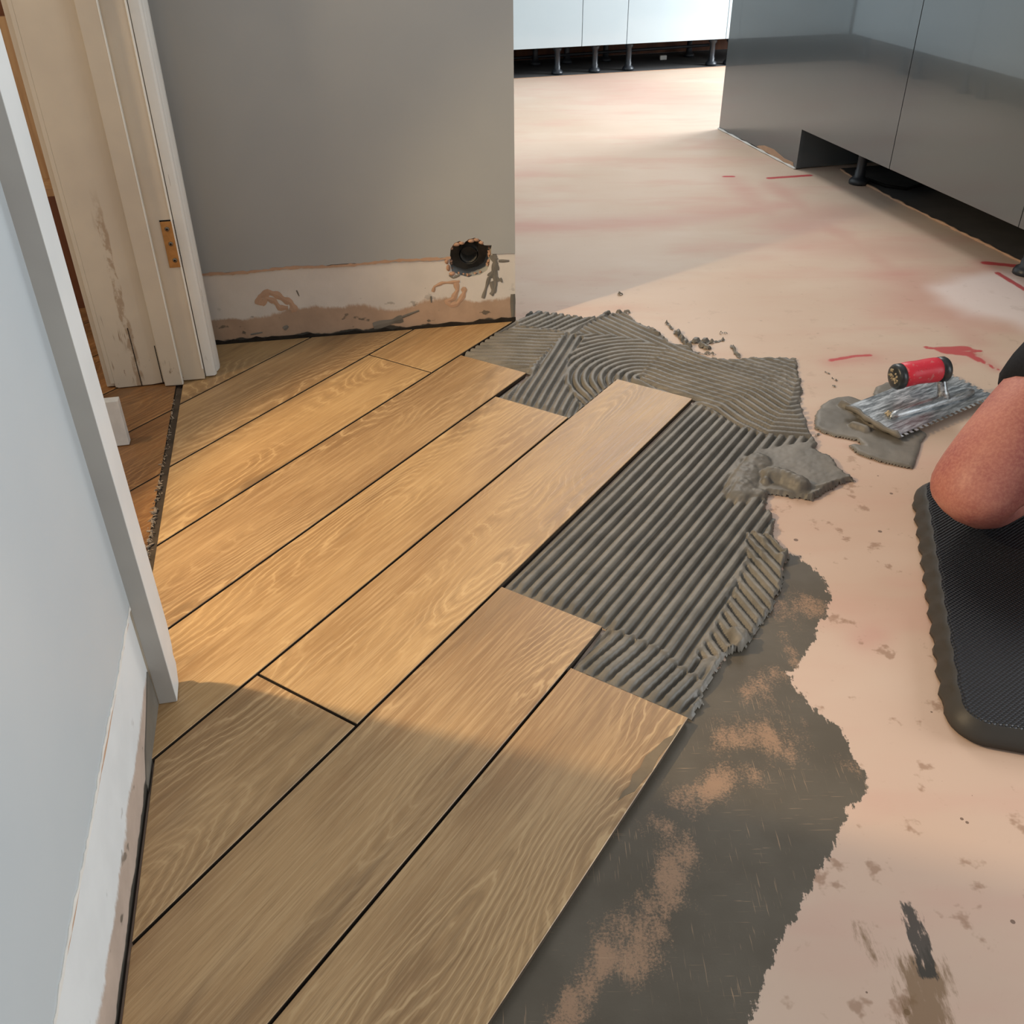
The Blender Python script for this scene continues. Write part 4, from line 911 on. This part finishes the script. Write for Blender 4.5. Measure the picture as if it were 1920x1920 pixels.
# ------------------------------------------------------------------ kneeling mat
q1 = P(1712, 940, .0)[:2]; q2 = P(1776, 1392, .0)[:2]; q3 = P(1925, 1408, .0)[:2]
my = (q1 - q2) / np.linalg.norm(q1 - q2); mx = np.array([my[1], -my[0]])
if mx[0] < 0: mx = -mx
ML = float(np.linalg.norm(q1 - q2)) + .06; MW = .36; RC = .055
MO = q2.copy()
def matloop(inset, scal):
    pts = []; per = []
    def add(x, y, nx_, ny_, s): pts.append((x, y, nx_, ny_, s))
    n = 46
    for i in range(n + 1): t = i / n; add(0, ML - RC - (ML - 2 * RC) * t, -1, 0, 1)
    for i in range(1, 10): a = math.pi + i / 10 * math.pi / 2; add(RC + RC * math.cos(a), RC + RC * math.sin(a), math.cos(a), math.sin(a), 0)
    for i in range(n // 2 + 1): t = i / (n // 2); add(RC + (MW - 2 * RC) * t, 0, 0, -1, .0)
    for i in range(1, 10): a = -math.pi / 2 + i / 10 * math.pi / 2; add(MW - RC + RC * math.cos(a), RC + RC * math.sin(a), math.cos(a), math.sin(a), 0)
    for i in range(n + 1): t = i / n; add(MW, RC + (ML - 2 * RC) * t, 1, 0, 1)
    for i in range(1, 10): a = i / 10 * math.pi / 2; add(MW - RC + RC * math.cos(a), ML - RC + RC * math.sin(a), math.cos(a), math.sin(a), 0)
    for i in range(n // 2 + 1): t = 1 - i / (n // 2); add(RC + (MW - 2 * RC) * t, ML, 0, 1, .0)
    for i in range(1, 10): a = math.pi / 2 + i / 10 * math.pi / 2; add(RC + RC * math.cos(a), ML - RC + RC * math.sin(a), math.cos(a), math.sin(a), 0)
    out = []
    for x, y, a, b, s in pts:
        e = inset - scal * s * .0065 * (0.5 + .5 * math.cos(y * 2 * math.pi / .048)) * smooth(0, .05, np.array(min(y - RC + .02, ML - RC + .02 - y)))
        x2, y2 = x - a * e, y - b * e; w_ = MO + mx * x2 + my * y2; out.append((float(w_[0]), float(w_[1])))
    return out
kp = empty('kneeling_mat', (*(MO + mx * MW / 2 + my * ML / 2), 0), 'thick black foam kneeling mat with wavy edge under the knee', 'mat')
bm = bmesh.new(); MH = .032
lv = [(.006, 0, .0005), (.001, 1, .004), (.002, 1, .012), (.007, -.6, .020), (.014, 1.0, .028), (.019, .5, MH)]
rings = [[bm.verts.new((x, y, z)) for x, y in matloop(i_, s_)] for i_, s_, z in lv]
for a, b in zip(rings, rings[1:]):
    n_ = len(a)
    for i in range(n_): j = (i + 1) % n_; bm.faces.new((a[i], a[j], b[j], b[i]))
bm.faces.new(rings[0][::-1])
bm_obj('foam_body', bm, MAT['foam'], kp, True)
bm = bmesh.new(); lv = [(.019, .5, MH), (.024, .4, MH + .0015), (.030, 0, MH + .001)]
rings = [[bm.verts.new((x, y, z)) for x, y in matloop(i_, s_)] for i_, s_, z in lv]
for a, b in zip(rings, rings[1:]):
    n_ = len(a)
    for i in range(n_): j = (i + 1) % n_; bm.faces.new((a[i], a[j], b[j], b[i]))
bm.faces.new(rings[-1]); bm_obj('woven_top', bm, MAT['foamtop'], kp)

# ------------------------------------------------------------------ the kneeling tiler
KN = np.array(P(1806, 938, .125)); fwd = np.array([-.80, -.60, 0]); rt = np.array([.60, -.80, 0])   # he faces down-left
def bp(f, s, z): return KN * np.array([1, 1, 0]) - fwd * f + rt * s + np.array([0, 0, z])
def skin(name, nodes, edges, mat, parent=None, sub=2, root=0):
    me = bpy.data.meshes.new(name); me.from_pydata([tuple(map(float, n[0])) for n in nodes], edges, [])
    o = bpy.data.objects.new(name, me); C.objects.link(o); m_ = o.modifiers.new('s', 'SKIN'); m_.use_smooth_shade = True
    o.modifiers.new('d', 'SUBSURF').levels = sub
    for i, n in enumerate(nodes):
        r_ = n[1]; me.skin_vertices[0].data[i].radius = r_ if isinstance(r_, tuple) else (r_, r_)
        me.skin_vertices[0].data[i].use_root = (i == root)
    bake(o); nm = o.data; bpy.data.objects.remove(o)
    nm.name = name; nm.materials.clear()
    return finish(name, nm, mat, parent, True)
person = empty('person', tuple(bp(.3, .14, 0)), 'person kneeling in black shorts with one bare knee on the mat', 'person')
nodes = []; edges = []
def N_(p, r, par=None):
    nodes.append((p, r)); i = len(nodes) - 1
    if par is not None: edges.append((par, i))
    return i
pel = N_(bp(.40, .14, .37), .13)
zk = .125
for side, so in ((0, 0.), (1, .29)):
    hip = N_(bp(.38, so + (.03 if side == 0 else -.03), .34), .098, pel)
    th = N_(bp(.20, so, .24), .094, hip); t2 = N_(bp(.085, so, .160), .094, th)
    kn = N_(bp(.012, so, zk - .003), .086, t2)
    s1 = N_(bp(.07, so + .005, .100), .066, kn) if side == 0 else N_(bp(.105, so - .004, .098), .056, kn)
    s2_ = N_(bp(.20, so + .01, .098), .062, s1); s3 = N_(bp(.34, so + .01, .085), .046, s2_)
    an = N_(bp(.44, so + .01, .072), .036, s3); ft = N_(bp(.50, so + .01, .085), .04, an); toe = N_(bp(.53, so + .01, .082), .03, ft)
w1 = N_(bp(.36, .14, .52), .125, pel); ch = N_(bp(.27, .14, .72), .14, w1); nk0 = N_(bp(.21, .14, .86), .075, ch); nk = N_(bp(.185, .14, .92), .052, nk0)
hd = N_(bp(.165, .14, .99), .078, nk); hd2 = N_(bp(.155, .14, 1.06), .082, hd); hd3 = N_(bp(.16, .14, 1.115), .055, hd2)
arms = []
for sg, so in ((-1, -.02), (1, .30)):
    sh = N_(bp(.24, .14 + sg * .17, .80), .058, ch); el = N_(bp(.44, .14 + sg * .20, .56), .042, sh); wr = N_(bp(.36, .14 + sg * .10, .47), .027, el); hn = N_(bp(.31, .14 + sg * .09, .445), .032, wr); arms.append(hn)
    for i, (ln, off) in enumerate(((.060, -.028), (.072, -.010), (.068, .010), (.052, .028))):
        f1 = N_(bp(.275, .14 + sg * .09 + off, .435), .0095, hn); f2 = N_(bp(.275 - ln * .5, .14 + sg * .09 + off * 1.1, .42), .0088, f1); f3 = N_(bp(.275 - ln * .75, .14 + sg * .09 + off * 1.1, .40), .008, f2)
    tb = N_(bp(.305, .14 + sg * .05, .435), .011, hn); N_(bp(.28, .14 + sg * .032, .415), .0095, tb)
skin('body', nodes, edges, MAT['skin'], person, 2, 0)
# face details, hair
hc_ = bp(.155, .14, 1.05)
bm = bmesh.new(); bmesh.ops.create_uvsphere(bm, u_segments=20, v_segments=14, radius=1, matrix=Matrix.Translation(Vector(hc_ - fwd * .026 + np.array([0, 0, .038]))) @ Matrix.Diagonal((.088, .088, .078, 1))); bm_obj('hair', bm, MAT['hair'], person, True)
for sg in (-1, 1):
    bm = bmesh.new(); bmesh.ops.create_uvsphere(bm, u_segments=10, v_segments=8, radius=.0075, matrix=Matrix.Translation(Vector(hc_ + fwd * .073 + rt * sg * .028 + np.array([0, 0, -.006])))); bm_obj('eye', bm, MAT['hair'], person, True)
    bm = bmesh.new(); bmesh.ops.create_uvsphere(bm, u_segments=10, v_segments=8, radius=1, matrix=Matrix.Translation(Vector(hc_ + rt * sg * .082 + np.array([0, 0, -.02]))) @ Matrix.Diagonal((.014, .014, .028, 1))); bm_obj('ear', bm, MAT['skin'], person, True)
bm = bmesh.new(); tube(bm, [hc_ + fwd * .076 + np.array([0, 0, -.005]), hc_ + fwd * .088 + np.array([0, 0, -.036])], [.006, .011], 10); bm_obj('nose', bm, MAT['skin'], person, True)
bm = bmesh.new(); tube(bm, [hc_ + fwd * .07 + rt * s + np.array([0, 0, -.066]) for s in (-.022, 0, .022)], [.003, .006, .003], 8); bm_obj('mouth', bm, plain('lip', lin(160, 84, 78)), person, True)
sn = [(bp(.42, .14, .40), .145), (bp(.38, .02, .355), .115), (bp(.25, .0, .275), .110), (bp(.175, .0, .225), .108), (bp(.38, .26, .355), .115), (bp(.25, .29, .275), .110), (bp(.175, .29, .225), .108), (bp(.38, .14, .50), .142)]
skin('shorts', sn, [(0, 1), (1, 2), (2, 3), (0, 4), (4, 5), (5, 6), (0, 7)], MAT['cloth'], person, 2, 0)
sn = [(bp(.35, .14, .56), .165), (bp(.26, .14, .73), .195), (bp(.215, .14, .87), .105), (bp(.24, -.03, .80), .098), (bp(.255, -.075, .66), .080), (bp(.24, .31, .80), .098), (bp(.255, .355, .66), .080), (bp(.40, .14, .44), .160)]
skin('shirt', sn, [(0, 1), (1, 2), (1, 3), (3, 4), (1, 5), (5, 6), (0, 7)], MAT['cloth'], person, 2, 0)
for so in (0, .29):
    sn = [(bp(.43, so + .01, .085), .044), (bp(.505, so + .01, .095), .047), (bp(.545, so + .01, .085), .036)]
    skin('shoe', sn, [(0, 1), (1, 2)], MAT['cloth'], person, 2, 0)

for o in list(bpy.data.objects):
    if '_w' in o: del o['_w']
